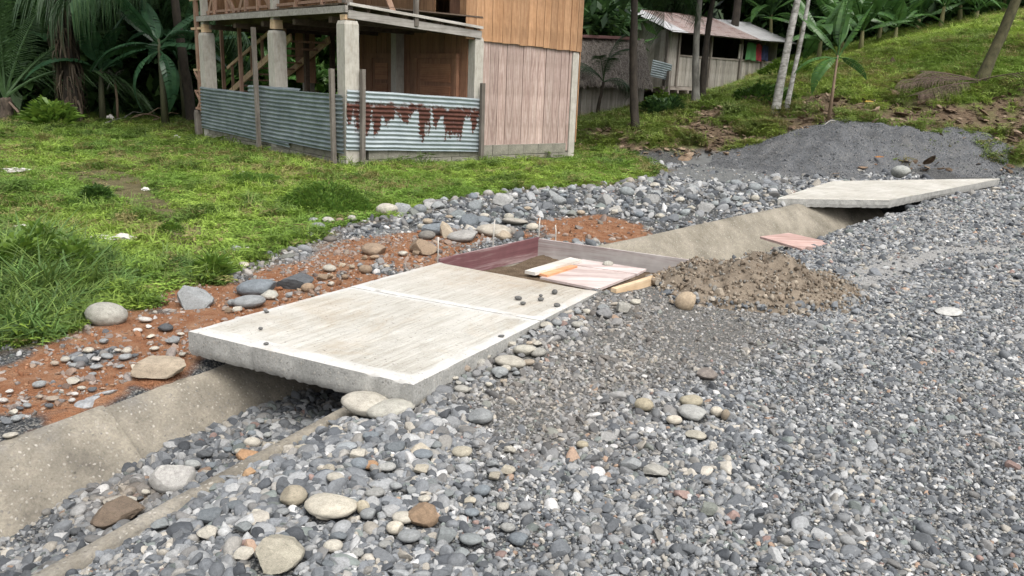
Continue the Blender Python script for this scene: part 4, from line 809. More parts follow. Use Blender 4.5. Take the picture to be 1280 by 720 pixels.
def clay_clods():
    r_ = np.random.default_rng(61); y = r_.uniform(2.6, 9, 9000); x = r_.uniform(-4.6, 1.6, 9000); W_ = weights(x, y); k = (W_['clay'] > .3) & ~in_slab(x, y); x, y = x[k], y[k]; n = len(x); s = .006*np.exp(r_.normal(0, .6, n))
    c_ = np.array([(.2, .09, .045), (.26, .13, .07), (.15, .07, .035), (.3, .18, .11)])[r_.integers(0, 4, n)]*r_.uniform(.8, 1.2, (n, 1))
    scatter('clay_clods', CC_, np.stack([x, y, H(x, y)+s*.2], 1), r_.uniform(-.5, 3, (n, 3)), np.stack([s*1.2, s, s*.75], 1), r_.integers(0, 6, n), c_, 'crumbled red clay clods on the strip beside the drain', 'clay clods')
clay_clods()
crumbs('mound_grit', MG, 22000, .0052, [(.09, .096, .104), (.13, .135, .142), (.07, .076, .083), (.2, .2, .195)], 'loose dark grit over the gravel heap', 'grit', 4, .0)

# ------------------------------------------------------------------ the wooden house on concrete posts (local x along its right front, y along its left front)
M_POST = concrete_mat('cast_post_concrete', (.36, .34, .3), (.5, .48, .43), (.2, .18, .15), 4, False, .3, (1, 1, .12), .5)
M_BLOCK = concrete_mat('mossy_block', (.16, .155, .125), (.27, .255, .21), (.1, .11, .06), 5, True, .6, None, .6)
M_WARM = wood_mat('warm_new_plank', (.30, .155, .07), (.42, .24, .125), (.52, .32, .18), 16, 'z', .7, .25, .72)
M_PINKW = wood_mat('pinkish_wavy_plank', (.30, .21, .18), (.43, .33, .29), (.52, .43, .38), 16, 'z', .8, .55, .78)
M_REDW = wood_mat('red_brown_plank', (.17, .085, .05), (.26, .135, .08), (.34, .185, .11), 18, 'z', .65, .2, .7)
M_OLDH = wood_mat('old_grey_beam', (.2, .185, .165), (.36, .34, .31), (.52, .5, .47), 20, 'x', .9, 0, .75)
M_OLDV = wood_mat('old_grey_pole', (.09, .075, .06), (.17, .15, .13), (.26, .24, .21), 20, 'z', .9, 0, .7)
M_STUD = wood_mat('reddish_stud', (.2, .11, .07), (.32, .2, .14), (.42, .3, .23), 18, 'z', .8, 0, .8)
M_DARKW = wood_mat('dark_joist', (.05, .035, .025), (.09, .065, .045), (.14, .1, .075), 18, 'y', .9, 0, .7)
M_ZINC = zinc_mat('zinc_sheet', (.34, .39, .41), (.15, .19, .20)); M_RUSTZ = zinc_mat('rusting_zinc_sheet', (.42, .47, .49), (.28, .33, .35), .80)
HA = math.atan2(3.5, 4.05)
HO = thing('house', 'unfinished two-storey wooden house on concrete posts with zinc sheets around its porch', 'house', (-2.91, 14.0, 0), HA)
R = random.Random(3)
for row in range(2):
    for side in range(2):
        L_ = 6.6 if side == 0 else 5.2; nb = int(L_/.4)
        for i in range(nb):
            a = .12+i*.4+(.2 if row else 0); b = min(a+.388, L_); z0 = -.1+row*.2; t = R.uniform(-.006, .006)
            if b-a < .1: continue
            if side == 0: part_box('foundation_block', M_BLOCK, HO, (-.11+t, a, z0), (.02+t, b, z0+.19), .004)
            else: part_box('foundation_block', M_BLOCK, HO, (a, -.11+t, z0), (b, .02+t, z0+.19), .004)
part_box('foundation', M_BLOCK, HO, (.02, .1, -.1), (.10, 6.6, .285)); part_box('foundation', M_BLOCK, HO, (.1, .02, -.1), (5.25, .1, .285)); part_box('porch_floor', M_BLOCK, HO, (.13, .13, -.1), (5.2, 6.6, .06))
def post(x, y, s, z1, z0=-.1, nm='concrete_post', mat=M_POST):
    m = MB(); h = s/2; m.box((-h, -h, 0), (h, h, z1-z0-.06), .004); k = len(m.V)
    m.V += [(-h, -h, z1-z0-.06), (h, -h, z1-z0-.06), (h, h, z1-z0-.06), (-h, h, z1-z0-.06), (-h*.86, -h*.86, z1-z0), (h*.86, -h*.86, z1-z0), (h*.86, h*.86, z1-z0), (-h*.86, h*.86, z1-z0)]
    m.F += [tuple(k+i for i in f) for f in ((0, 1, 5, 4), (1, 2, 6, 5), (2, 3, 7, 6), (3, 0, 4, 7), (4, 5, 6, 7))]
    return m.out(nm, mat, HO, (x, y, z0))
post(0, 0, .27, 2.40); post(.02, 2.80, .26, 2.30); post(.02, 6.5, .27, 2.32); post(2.72, .0, .2, 2.3); post(5.33, .03, .17, 2.16); post(2.5, 2.4, .2, 2.45); post(2.5, 6.5, .22, 2.45); post(5.3, 6.5, .22, 2.45)
for x, y in ((0, 0), (.02, 2.8), (.02, 6.5)): part_box('bearing_block', M_LUMBER, HO, (x-.09, y-.09, 2.33 if y else 2.41), (x+.09, y+.09, 2.5), .008)
# deck: edge beams, joists, floor boards
part_bar('edge_beam', M_OLDH, HO, (-.08, -.12, 2.58), (-.08, 6.75, 2.62), .05, .11)
part_bar('edge_beam', M_OLDH, HO, (-.05, -.1, 2.50), (2.75, -.1, 2.345), .05, .13); part_bar('edge_board', M_OLDH, HO, (-.05, -.13, 2.66), (2.75, -.13, 2.47), .08, .045)
for i in range(7): x = .35+i*.38; part_bar('joist', M_DARKW, HO, (x, -.09, 2.585-x*.062), (x, 6.7, 2.56), .06, .12)
for i in range(5): y = .6+i*1.4; part_bar('cross_beam', M_DARKW, HO, (0, y, 2.44), (2.7, y, 2.42), .12, .10)
for i in range(32): y = -.08+i*.213; part_box('deck_board', M_DARKW, HO, (-.1, y, 2.655), (2.8, y+.205, 2.68), .006)
# upper storey railing with crossed braces
for y in (0.0, 2.8, 6.5): part_bar('railing_post', M_POST if y else M_OLDV, HO, (.0, y, 2.5), (.0, y, 4.9), .13, .13)
for (a, b) in ((.2, 1.1), (2.0, 1.2), (3.0, 3.8), (4.6, 3.9), (4.8, 5.6), (6.3, 5.7)): part_bar('railing_brace', M_STUD, HO, (.02, a, 2.68), (.02, b, 3.5), .035, .1)
for y in (.9, 1.9, 3.6, 4.2, 5.2, 5.9): part_bar('baluster', M_STUD, HO, (.02, y, 2.68), (.02, y, 3.5), .05, .08)
part_bar('handrail', M_STUD, HO, (.02, 0, 3.5), (.02, 6.5, 3.5), .06, .08); part_bar('handrail', M_STUD, HO, (0, -.02, 3.5), (2.5, -.02, 3.4), .06, .08); part_bar('bottom_rail', M_STUD, HO, (.03, .1, 2.76), (.03, 6.4, 2.76), .04, .05)
part_bar('railing_brace', M_STUD, HO, (.85, -.06, 2.6), (.45, -.06, 3.4), .04, .1); part_bar('baluster', M_OLDV, HO, (1.28, -.12, 2.4), (1.28, -.12, 3.4), .06, .08)
# upper walls of vertical planks
x = 2.42
while x < 5.44:
    wd = R.uniform(.17, .25); b = min(x+wd, 5.46); zb = 2.26-(x-2.4)*.030+R.uniform(-.01, .005); part_box('wall_plank', M_WARM, HO, (x, -.075+R.uniform(-.004, .004), zb), (b-.006, -.05, 5.0), .004); x = b+.002
    if b >= 5.45: break
y = 1.0
while y < 6.4: b = min(y+R.uniform(.2, .28), 6.5); part_box('wall_plank', M_WARM, HO, (2.45, y, 2.69), (2.475+R.uniform(0, .005), b-.006, 5.0), .004); y = b
part_box('wall_plank', M_WARM, HO, (2.45, -.045, 2.69), (2.475, .17, 5.0)); part_box('wall_plank', M_WARM, HO, (2.45, .18, 4.45), (2.475, 1.0, 5.0))
for i in range(26): part_box('wall_plank', M_WARM, HO, (5.45, -.04+i*.26, .3), (5.475, .21+i*.26, 5.0), .004)
for i in range(21): part_box('wall_plank', M_WARM, HO, (.0+i*.26, 6.62, 2.69), (.25+i*.26, 6.645, 5.0), .004)
dk = simple('shaded_room', (.02, .017, .014), (.04, .034, .028), 3, 1); part_box('upper_room_floor', dk, HO, (2.5, .0, 2.6), (5.42, 6.6, 2.65)); part_box('door', M_REDW, HO, (2.52, .2, 2.69), (2.56, .6, 4.4))  # shaded_room: near-black colour stands in for the shade indoors
# lower right wall of pinkish planks, battens over joints
x = 2.86
while x < 5.2:
    wd = R.uniform(.19, .24); b = min(x+wd, 5.24); part_box('wall_plank', M_PINKW, HO, (x, -.03+R.uniform(-.006, .006), .2-(x-2.8)*.03), (b-.012, .0, 2.32), .003); x = b
    if b > 5.23: break
part_box('wall_backing', M_REDW, HO, (2.83, .01, .28), (5.25, .03, 2.3))
# porch inner wall with two doors
y = .12
while y < 4.2:
    b = y+R.uniform(.17, .22); part_box('wall_plank', M_REDW, HO, (2.6+R.uniform(-.004, .004), y, .08), (2.63, b-.008, 2.5), .003); y = b
def door(y0, y1, z1):
    d = part_box('door', M_REDW, HO, (2.55, y0, .1), (2.59, y1, z1), .002); c = np.array([2.57, (y0+y1)/2, (.1+z1)/2])
    for k in range(4):
        za = .18+k*(z1-.2)/4; part = MB().box((-.012, y0+.12-c[1], za-c[2]), (.0, y1-.12-c[1], za+(z1-.2)/4-.08-c[2]), .002).out('door_panel', M_ORDOOR, d, (-.021, 0, 0))
    for a, b in ((y0-.09, y0-.005), (y1+.005, y1+.09)): part_box('door_frame', M_REDW, HO, (2.53, a, .1), (2.6, b, z1+.06))
    part_box('door_frame', M_REDW, HO, (2.525, y0-.09, z1+.005), (2.605, y1+.09, z1+.1))
M_ORDOOR = wood_mat('door_panel_wood', (.2, .085, .045), (.3, .14, .075), (.38, .2, .11), 16, 'y', .5, .4, .8)
door(.45, 1.72, 1.9); door(2.75, 3.5, 1.9)
for i in range(8): part_box('wall_plank', M_REDW, HO, (2.62+i*.33, 4.22, .08), (2.94+i*.33, 4.25, 2.5), .003)
# stair, thin posts
def P3(px, py, c):      # point of the plane local x = c seen at a pixel
    U_ = np.array([math.cos(HA), math.sin(HA), 0]); V_ = np.array([-math.sin(HA), math.cos(HA), 0]); O_ = np.array([-2.91, 14., 0]); C_ = np.array([0, 0, CAM_H])
    d = fw+rt*(px-640)/FPX+up*(360-py)/FPX; t = (c-(C_-O_)@U_)/(d@U_); p = C_+t*d-O_; return np.array([p@U_, p@V_, p[2]])
a, b = P3(286, 117, 1.0), P3(364, 46, 1.0); a2, b2 = P3(286, 117, 1.0)+np.array([.9, 0, 0]), b+np.array([.9, 0, 0])
part_bar('stair_stringer', M_LUMBER, HO, a, b, .04, .14); part_bar('stair_stringer', M_LUMBER, HO, a2, b2, .04, .14)
for k in range(9):
    p = a+(b-a)*(k+.4)/9; part_box('stair_tread', M_STUD, HO, (1.0, p[1]-.13, p[2]-.01), (1.9, p[1]+.13, p[2]+.025))
up_ = np.array([0, 0, .62]); part_bar('stair_handrail', M_LUMBER, HO, a+up_-np.array([0, .0, 0]), b+up_*.75, .04, .07)
for k in range(6): p = a+(b-a)*(k+.5)/6; part_bar('stair_baluster', M_STUD, HO, p, p+up_*.95, .03, .06)
for px in (280, 302): p = P3(px, 108, .6); part_bar('thin_post', M_STUD, HO, (p[0], p[1], .06), (p[0], p[1], 2.5), .07, .07)
for px, c_ in ((384, 1.7), (416, 2.2)): p = P3(px, 108, c_); part_bar('thin_post', M_DARKW, HO, (p[0], p[1], .06), (p[0], p[1], 2.5), .1, .1)
p = P3(392, 70, 2.0); part_box('stair_side_board', M_REDW, HO, (1.98, p[1]-.1, 1.3), (2.0, p[1]+.9, 2.45))
# poles and sheets around the porch
for (x0, y0, x1, y1, z1) in ((-.24, 3.24, -.20, 3.38, 2.36), (-.235, .12, -.235, .15, 1.62), (.13, -.22, .15, -.22, 1.63), (2.74, -.22, 2.73, -.22, 1.47)):
    part_bar('pole', M_OLDV, HO, (x0, y0, -.1), (x1, y1, z1), .075, .075)
def sheet(mat, loc, rz, ry, L_, h_, seed, nm='corrugated_sheet', par=None):
    V, F = corr_sheet(L_, h_, seed=seed); o = link(nm, mesh(nm, V, F, mat, True), par or HO, loc, (0, ry, rz)); return o
sheet(M_ZINC, (-.150, 6.66, .20), -math.pi/2, .012, 4.62, .93, 1); sheet(M_ZINC, (-.175, 2.98, .235), -math.pi/2, .004, 3.1, .98, 2)
sheet(M_ZINC, (-.128, 3.9, .32), -math.pi/2, 0, 2.3, .93, 5); sheet(M_RUSTZ, (-.15, -.158, .29), 0, .038, 2.92, 1.0, 3)
# side frame of thin studs at the left end
for y, x0 in ((7.2, +.05), (6.85, -.05)): part_bar('frame_stud', M_STUD, HO, (x0, y, .55), (x0, y, 4.2), .07, .07)
for z in (.62, 1.02, 1.5, 2.42, 3.05): part_bar('frame_rung', M_LUMBER if z > 1.4 else M_STUD, HO, (-.05, 6.62, z), (-.05, 7.22, z), .04, .05)
part_bar('frame_brace', M_STUD, HO, (-.06, 6.7, .62), (-.06, 7.16, 1.0), .03, .06); part_bar('frame_brace', M_STUD, HO, (-.04, 7.16, .62), (-.04, 6.7, 1.0), .03, .06); part_bar('frame_brace', M_STUD, HO, (-.06, 6.7, 1.06), (-.06, 7.16, 1.46), .03, .06)
post(-.04, 7.18, .13, .58, -.2, 'frame_footing', M_OLDV)
# unseen roof above the picture, added to shade the upper storey
for i in range(7): s_ = sheet(M_ZINC, (-.8+i*.98, -.8, 5.05), 0, 0, 1.0, 8.4, 20+i, 'roof_sheet'); s_.rotation_euler = (math.radians(-84), 0, 0); s_.location = (-.8+i*.98, -.8, 5.0)
b_ = MB(); V_, F_ = [], []

# ------------------------------------------------------------------ thatched hut behind the house
M_THATCH = simple('grey_thatch', (.06, .05, .042), (.26, .23, .2), 22, 1, 1.0, .05, (1, 1, .3), 8)
M_PALEW = wood_mat('weathered_pale_plank', (.18, .165, .14), (.32, .3, .265), (.44, .42, .38), 14, 'z', .9, 0, .6)
M_BOARDH = wood_mat('weathered_sill', (.14, .12, .1), (.25, .22, .19), (.34, .31, .28), 14, 'x', .9, 0, .7)
M_ROOFZ = zinc_mat('old_roof_zinc', (.62, .63, .64), (.45, .44, .44), None, .0); M_ROOFR = zinc_mat('rusty_roof_zinc', (.42, .36, .34), (.3, .22, .2), None, .42); M_RIDGE = simple('reddish_ridge_metal', (.14, .06, .055), (.24, .12, .11), 5, .6)
TH = thing('thatched_hut', 'low pale plank hut with grey thatched roof behind the wooden house', 'hut', (1.2, 24.2, .45), .08)
def thatch():
    V = []; F = []; r_ = np.random.default_rng(8); nx_, ny_ = 60, 34
    for side in (-1, 1):
        k = len(V)
        for j in range(ny_):
            t = j/(ny_-1)
            for i in range(nx_):
                x = -.9+3.55*i/(nx_-1); lump_ = .10*(vn(np.array([x*5]), np.array([t*7+side]), 4)[0]-.5)+r_.uniform(-.025, .025); step = .07*((t*6) % 1)
                V.append((x+r_.uniform(-.03, .03), side*(t*1.55)+1.2, 2.42-1.38*t+lump_-step*.6+(r_.uniform(-.16, .02) if j == ny_-1 else 0)))
        for j in range(ny_-1):
            for i in range(nx_-1): a = k+j*nx_+i; F.append((a, a+1, a+nx_+1, a+nx_) if side < 0 else (a, a+nx_, a+nx_+1, a+1))
    return V, F
V, F = thatch(); rf = link('thatch_roof', mesh('thatch_roof', V, F, M_THATCH, False), TH)
def straws():
    V = []; F = []; r_ = np.random.default_rng(9)
    for i in range(2600):
        x = r_.uniform(-.9, 2.65); t = r_.random()**.7; y = 1.2-t*1.55; z = 2.45-1.38*t; l = r_.uniform(.15, .35); dx = r_.normal(0, .06); k = len(V); w_ = r_.uniform(.004, .011)
        V += [(x-w_, y, z), (x+w_, y, z), (x+dx, y-l*.72, z-l*.66+r_.uniform(0, .09))]; F.append((k, k+1, k+2))
    return V, F
V, F = straws(); tag(link('loose_straw', mesh('loose_straw', V, F, simple('straw', (.14, .12, .10), (.36, .32, .27), 20, 1)), TH), kind='stuff')
part_box('ridge_cap', M_RIDGE, TH, (-.95, 1.05, 2.42), (2.2, 1.42, 2.5), .015)
for i in range(20):
    x = -.6+i*.155; part_box('wall_plank', M_PALEW, TH, (x, .02, .1), (x+.148, .045, 1.15), .004)
part_box('floor_sill', M_BOARDH, TH, (-.65, .0, -.02), (2.55, .06, .09), .006); part_box('inner_wall', dk, TH, (-.6, .3, .05), (2.5, 2.3, 1.3))  # near-black box inside the hut, interior shade put into its colour
for i in range(5): part_bar('stilt', M_OLDV, TH, (-.55+i*.75, .06, -.5), (-.55+i*.75, .06, .0), .09, .09)

# ------------------------------------------------------------------ plank house with the zinc roof on the hill
c0 = np.array([5.03, 29.0]); c1 = np.array([10.2, 33.2]); an = math.atan2(*(c1-c0)[::-1]); LW = float(np.hypot(*(c1-c0)))
PH = thing('plank_house', 'grey plank house on stilts under a rusty zinc roof on the hill', 'house', (5.03, 29.0, 1.55), an)
x = .02
while x < LW:
    wd = R.uniform(.17, .25); part_box('wall_plank', M_PALEW, PH, (x, 0+R.uniform(-.005, .005), .0), (x+wd-.008, .03, 1.02 if x > .62 else 1.9), .004); x += wd
part_box('sill_board', M_BOARDH, PH, (.6, -.03, 1.02), (LW, .07, 1.08), .006); part_box('floor_beam', M_BOARDH, PH, (-.1, -.06, -.13), (LW, .06, -.02), .006)
for i in range(12): part_box('joist_end', M_BOARDH, PH, (.1+i*.55, -.1, -.24), (.2+i*.55, .6, -.135), .005)
for xx in (.02, .62, 2.4, 4.2, 5.6): part_bar('wall_post', M_OLDV, PH, (xx, -.03, -.05), (xx, -.03, 1.95), .1, .08)
for xx in (.05, 1.6, 3.2, 4.8, 6.2): part_bar('stilt', M_OLDV, PH, (xx, .05, -1.4), (xx, .05, -.14), .12, .12); part_bar('stilt', M_OLDV, PH, (xx, 2.6, -1.4), (xx, 2.6, -.14), .12, .12)
part_box('porch_floor', M_BOARDH, PH, (0, .06, -.02), (LW, 3.2, .02)); part_box('inner_wall', dk, PH, (.1, 1.6, .0), (LW, 1.65, 2.1)); part_box('far_end_wall', M_PALEW, PH, (LW-.05, .05, 0), (LW, 3.2, 1.9))  # inner wall is near-black, the opening's shade put into its colour
part_box('shutter', M_PALEW, PH, (4.05, -.06, 1.1), (4.3, -.035, 1.62))
for i in range(14): yy = .05+i*.23; part_box('gable_plank', M_PALEW, PH, (-.03+R.uniform(-.004, .004), yy, -.05), (.0, yy+.222, 1.95+.62*min(yy/1.7, 1)+R.uniform(-.1, .05)), .004)
for i in range(9):
    mt = [M_ROOFZ, M_ROOFR, M_ROOFR, M_ROOFR, M_ROOFR, M_ROOFR, M_ROOFZ, M_ROOFZ, M_ROOFZ][i]
    s_ = sheet(mt, (0, 0, 0), 0, 0, .88, 2.45, 40+i, 'roof_sheet', PH); s_.rotation_euler = (math.radians(-70), 0, 0); s_.location = (-.35+i*.82, -.55, 1.78+R.uniform(0, .012)+(i % 2)*.012)
    s_ = sheet(mt, (0, 0, 0), 0, 0, .88, 2.3, 60+i, 'roof_sheet', PH); s_.rotation_euler = (math.radians(70), 0, 0); s_.location = (-.35+i*.82, 3.85, 1.84+(i % 2)*.012)
for yy in (-.45, .6, 1.6): part_bar('rafter_purlin', M_OLDV, PH, (-.3, yy, 1.76+(yy+.55)*.35), (LW+.5, yy, 1.76+(yy+.55)*.35), .06, .08)
s_ = sheet(M_ZINC, (-1.0, -.25, .3), 0, .12, 1.05, .55, 80, 'corrugated_sheet', PH); part_bar('prop_post', M_OLDV, PH, (-.15, -.35, -1.2), (-.15, -.35, .5), .11, .11)
def cloth(name, colr, x, wd, h_, z, label):
    V = []; F = []
    for j in range(9):
        for i in range(9): u_ = i/8; v_ = j/8; V.append(((u_-.5)*wd*(1-.12*v_*math.sin(5*u_)), .03*math.sin(9*u_+2*v_)*(.3+v_), -h_*v_+.03*math.sin(4*u_)))
    for j in range(8):
        for i in range(8): a = j*9+i; F.append((a, a+1, a+10, a+9))
    k = len(V); V += [(p[0], p[1]+.006, p[2]) for p in V]; F += [tuple(k+i for i in reversed(f)) for f in F]
    m = simple('cloth', colr, tuple(q*1.25 for q in colr), 6, .9); ca, sa_ = math.cos(an), math.sin(an)
    o = link(name, mesh(name, V, F, m, True), None, (5.03+x*ca+.12*sa_, 29.0+x*sa_-.12*ca, 1.55+z), (0, 0, an)); tag(o, label, 'cloth', 'washing under the eave')
cloth('green_cloth', (.055, .17, .06), 4.72, .55, .62, 1.68, 'green cloth hanging under the eave of the plank house'); cloth('red_cloth', (.22, .02, .03), 5.2, .32, .6, 1.66, 'red cloth hanging between the green and blue cloths'); cloth('blue_cloth', (.02, .028, .07), 5.62, .36, .55, 1.64, 'dark blue cloth hanging right of the red cloth')

# ------------------------------------------------------------------ trees and plants
M_LEAFD = leaf_mat('dark_leaves', [(.024, .056, .02), (.042, .09, .028), (.07, .135, .036), (.036, .078, .03)], .35)  # dark greens chosen so the colour carries shade under the trees
M_LEAFM = leaf_mat('mid_leaves', [(.03, .07, .015), (.055, .12, .022), (.085, .16, .03), (.04, .09, .02)], .3)
M_LEAFB = leaf_mat('bright_leaves', [(.08, .16, .025), (.13, .22, .035), (.17, .27, .04)], .35)
M_BAN = leaf_mat('banana_leaf', [(.05, .12, .03), (.075, .16, .04), (.06, .135, .045)], .3, .35); M_BAND = leaf_mat('shaded_banana_leaf', [(.026, .075, .035), (.042, .1, .045), (.03, .082, .04)], .3, .35)  # second one is a darker copy, the wood's shade put into its colour
M_BANDRY = leaf_mat('dry_banana_leaf', [(.12, .08, .045), (.2, .15, .09), (.09, .06, .035)], .1, .9)
M_PALM = leaf_mat('palm_leaflets', [(.02, .05, .02), (.035, .075, .03), (.05, .09, .035)], .2, .4); M_PALML = leaf_mat('young_palm_leaflets', [(.05, .1, .035), (.07, .13, .05), (.06, .11, .05)], .25, .4)
M_DEAD = leaf_mat('dead_palm_leaf', [(.10, .07, .055), (.17, .125, .095), (.07, .05, .04)], .05, .95)
M_STEM = simple('banana_stem', (.12, .13, .05), (.24, .21, .1), 8, .7, .4, .01, (1, 1, .15)); M_STEMD = simple('shaded_banana_stem', (.03, .035, .018), (.075, .075, .035), 8, .7, .4, .01, (1, 1, .15)); M_STEMB = simple('brown_stem', (.12, .08, .05), (.26, .19, .13), 10, .9, .5, .01, (1, 1, .2))  # the D stem is a darker copy with the shade in its colour
M_BARKP = simple('pale_lichen_bark', (.09, .085, .07), (.5, .49, .46), 7, .95, .8, .015, (1, 1, 1.9), 8); M_BARKD = simple('dark_wet_bark', (.014, .011, .008), (.05, .04, .03), 9, .95, .9, .02, (1, 1, .5), 6)
M_BARKM = simple('mossy_bark', (.035, .035, .015), (.11, .1, .05), 8, .95, .8, .02, (1, 1, .8), 6); M_BARKO = simple('shaggy_palm_bark', (.035, .026, .02), (.13, .10, .075), 10, 1, 1, .05, (1, 1, .35), 7); M_BARKG = simple('grey_bark', (.06, .057, .048), (.22, .215, .19), 6, .95, .7, .015, (1, 1, .5), 6)

def banana_leaf(l, w_, droop, seed, slits=5):
    r_ = np.random.default_rng(seed); n = 18; V = []; F = []; cut = set(r_.integers(4, n-1, slits).tolist()); cut2 = set(r_.integers(4, n-1, slits).tolist())
    def mid(t): return np.array([l*(t-.25*droop*t*t*t), 0, l*(.25*t-droop*t*t*.75)])
    def wid(t): return 0.012 if t < .16 else w_*.5*max(.02, math.sin(math.pi*min(1, (t-.14)/.86)**.62))**.8
    for side, ct in ((1, cut), (-1, cut2)):
        for i in range(n):
            t0, t1 = i/n, (i+1)/n; gap = .16/n if i in ct else 0; k = len(V); pts = []
            for t in (t0+gap, t1-gap*.5):
                p = mid(t); wv = wid(t); sag = -.22*wv-(.10*wv*r_.random() if i in ct else 0); pts += [p, p+np.array([0, side*wv*.55, .10*wv]), p+np.array([wv*.12, side*wv, sag])]
            V += pts; f = [(k, k+3, k+4, k+1), (k+1, k+4, k+5, k+2)]; F += f if side < 0 else [q[::-1] for q in f]
    k = len(V); pts = [mid(i/6) for i in range(7)]; mb = MB(); mb.tube([p-np.array([0, 0, .008]) for p in pts], [.03*(1-.8*i/6) for i in range(7)], 5); V = V+[np.array(v) for v in mb.V]; F += [tuple(k+i for i in f) for f in mb.F]
    return V, F
LEAFV = {}
def bleaf(mat, i):
    key = (mat.name, i)
    if key not in LEAFV:
        q = [(2.2, .56, .35, 1), (2.0, .5, .7, 2), (1.9, .52, 1.05, 3), (2.1, .48, .12, 4)][i]; V, F = banana_leaf(*q, 6 if 'dry' not in mat.name else 10); LEAFV[key] = mesh('banana_leaf', V, F, mat, False)
    return LEAFV[key]
def banana(px, py, h_, n, sc, seed, label, mat=None, at_=None, stem=None, dry=1, group='banana plants', leaves=None, sw=1.):
    mat = mat or M_BAN; g = G(px, py) if at_ is None else np.array([at_[0], at_[1], h1(*at_)]); r_ = random.Random(seed); root = thing('banana_plant', label, 'banana plant', g, r_.uniform(0, 6.28) if leaves is None else 0, group)
    lean = (r_.uniform(-.06, .06)*h_, r_.uniform(-.06, .06)*h_); top = (lean[0], lean[1], h_)
    MB().tube([(0, 0, -.1), (lean[0]*.3, lean[1]*.3, h_*.5), top, (lean[0]*1.1, lean[1]*1.1, h_*1.12)], [.10*sc*sw, .075*sc*sw, .05*sc*sw, .025*sc], 8, .08, seed).out('stem', stem or M_STEM, root, None, True)
    for i in range(n+dry):
        dr = i >= n; m_ = M_BANDRY if dr else mat; o = link('leaf', bleaf(m_, 2 if dr else r_.choice((0, 1, 2, 3))), root, (top[0], top[1], h_*(.97+.1*i/max(n, 1) if not dr else .85)))
        a = i*2.4+r_.uniform(-.3, .3); el = r_.uniform(-.15, -1.1) if not dr else .5; s_ = sc*r_.uniform(.75, 1.1)
        if leaves is not None and i < len(leaves): a, el, s_, kk = leaves[i]; o.data = bleaf(m_, kk)
        o.rotation_euler = (r_.uniform(-.35, .35), el, a); o.scale = (s_, s_*r_.uniform(.9, 1.15), s_)
    return root
def frond(l, droop, n, ll, seed, hang=.5, lw=.022):
    r_ = np.random.default_rng(seed); V = []; F = []
    def mid(t): return np.array([l*(t-.22*droop*t**3), 0, l*(.55*t-droop*t*t*.8)])
    mb = MB(); mb.tube([mid(i/10) for i in range(11)], [.032*(1-.85*i/10) for i in range(11)], 5); V = [np.array(q) for q in mb.V]; F = list(mb.F)
    for i in range(n):
        t = .16+.84*i/n; p = mid(t); tg = mid(min(t+.02, 1.02))-p; tg /= np.linalg.norm(tg); L_ = ll*(math.sin(math.pi*min(.98, .12+.86*(t-.1)))**.6)*r_.uniform(.85, 1.1)
        for side in (1, -1):
            d = np.array([.45, side*.9, 0])+tg*.35; d /= np.linalg.norm(d); hg = hang*r_.uniform(.6, 1.5); k = len(V); w_ = lw*r_.uniform(.8, 1.2); wd = np.array([w_, -side*w_*.2, 0])
            q1 = p+d*L_*.5+np.array([0, 0, -hg*L_*.15]); q2 = p+d*L_*.92+np.array([0, 0, -hg*L_*.75]); V += [p-wd*.5, p+wd*.5, q1+wd*.5, q1-wd*.5, q2]; F += [(k, k+1, k+2, k+3), (k+3, k+2, k+4)]
    return V, F
FR = {}
def frmesh(mat, i):
    if (mat.name, i) not in FR:
        q = [(3.3, .55, 46, .75, 1, .6), (3.3, .95, 46, .8, 2, 1.0), (2.6, .3, 40, .6, 3, .35), (3.6, .8, 60, .95, 4, 1.3)][i]; V, F = frond(*q); FR[(mat.name, i)] = mesh('palm_frond', V, F, mat)
    return FR[(mat.name, i)]
def palm(at_, h_, n, sc, seed, label, bark, mat, lean=(0, 0), tr=.14, elr=(-1.0, .35), kinds=(0, 1), z=None, aim=None, dead=0, rough=.1):
    g = (at_[0], at_[1], h1(*at_) if z is None else z); r_ = random.Random(seed); root = thing('palm_tree', label, 'palm tree', g, 0, 'palms')
    pts = [(lean[0]*t+.03*math.sin(5*t+seed), lean[1]*t+.03*math.sin(4*t), -.15+(h_+.15)*t) for t in np.linspace(0, 1, 14)]
    MB().tube(pts, [tr*(1.25-.45*t) for t in np.linspace(0, 1, 14)], 12, rough, seed).out('trunk', bark, root, None, True); top = pts[-1]
    for i in range(n+dead):
        d_ = i >= n; o = link('frond', frmesh(M_DEAD if d_ else mat, r_.choice(kinds)), root, top); a = (i*2.4+r_.uniform(-.25, .25)) if aim is None or i >= len(aim) else aim[i][0]
        el = (elr[0]+(elr[1]-elr[0])*((i*.618) % 1) if not d_ else r_.uniform(.7, 1.2)) if aim is None or i >= len(aim) else aim[i][1]; o.rotation_euler = (r_.uniform(-.25, .25), el, a); s_ = sc*r_.uniform(.85, 1.1); o.scale = (s_, s_, s_)
    return root
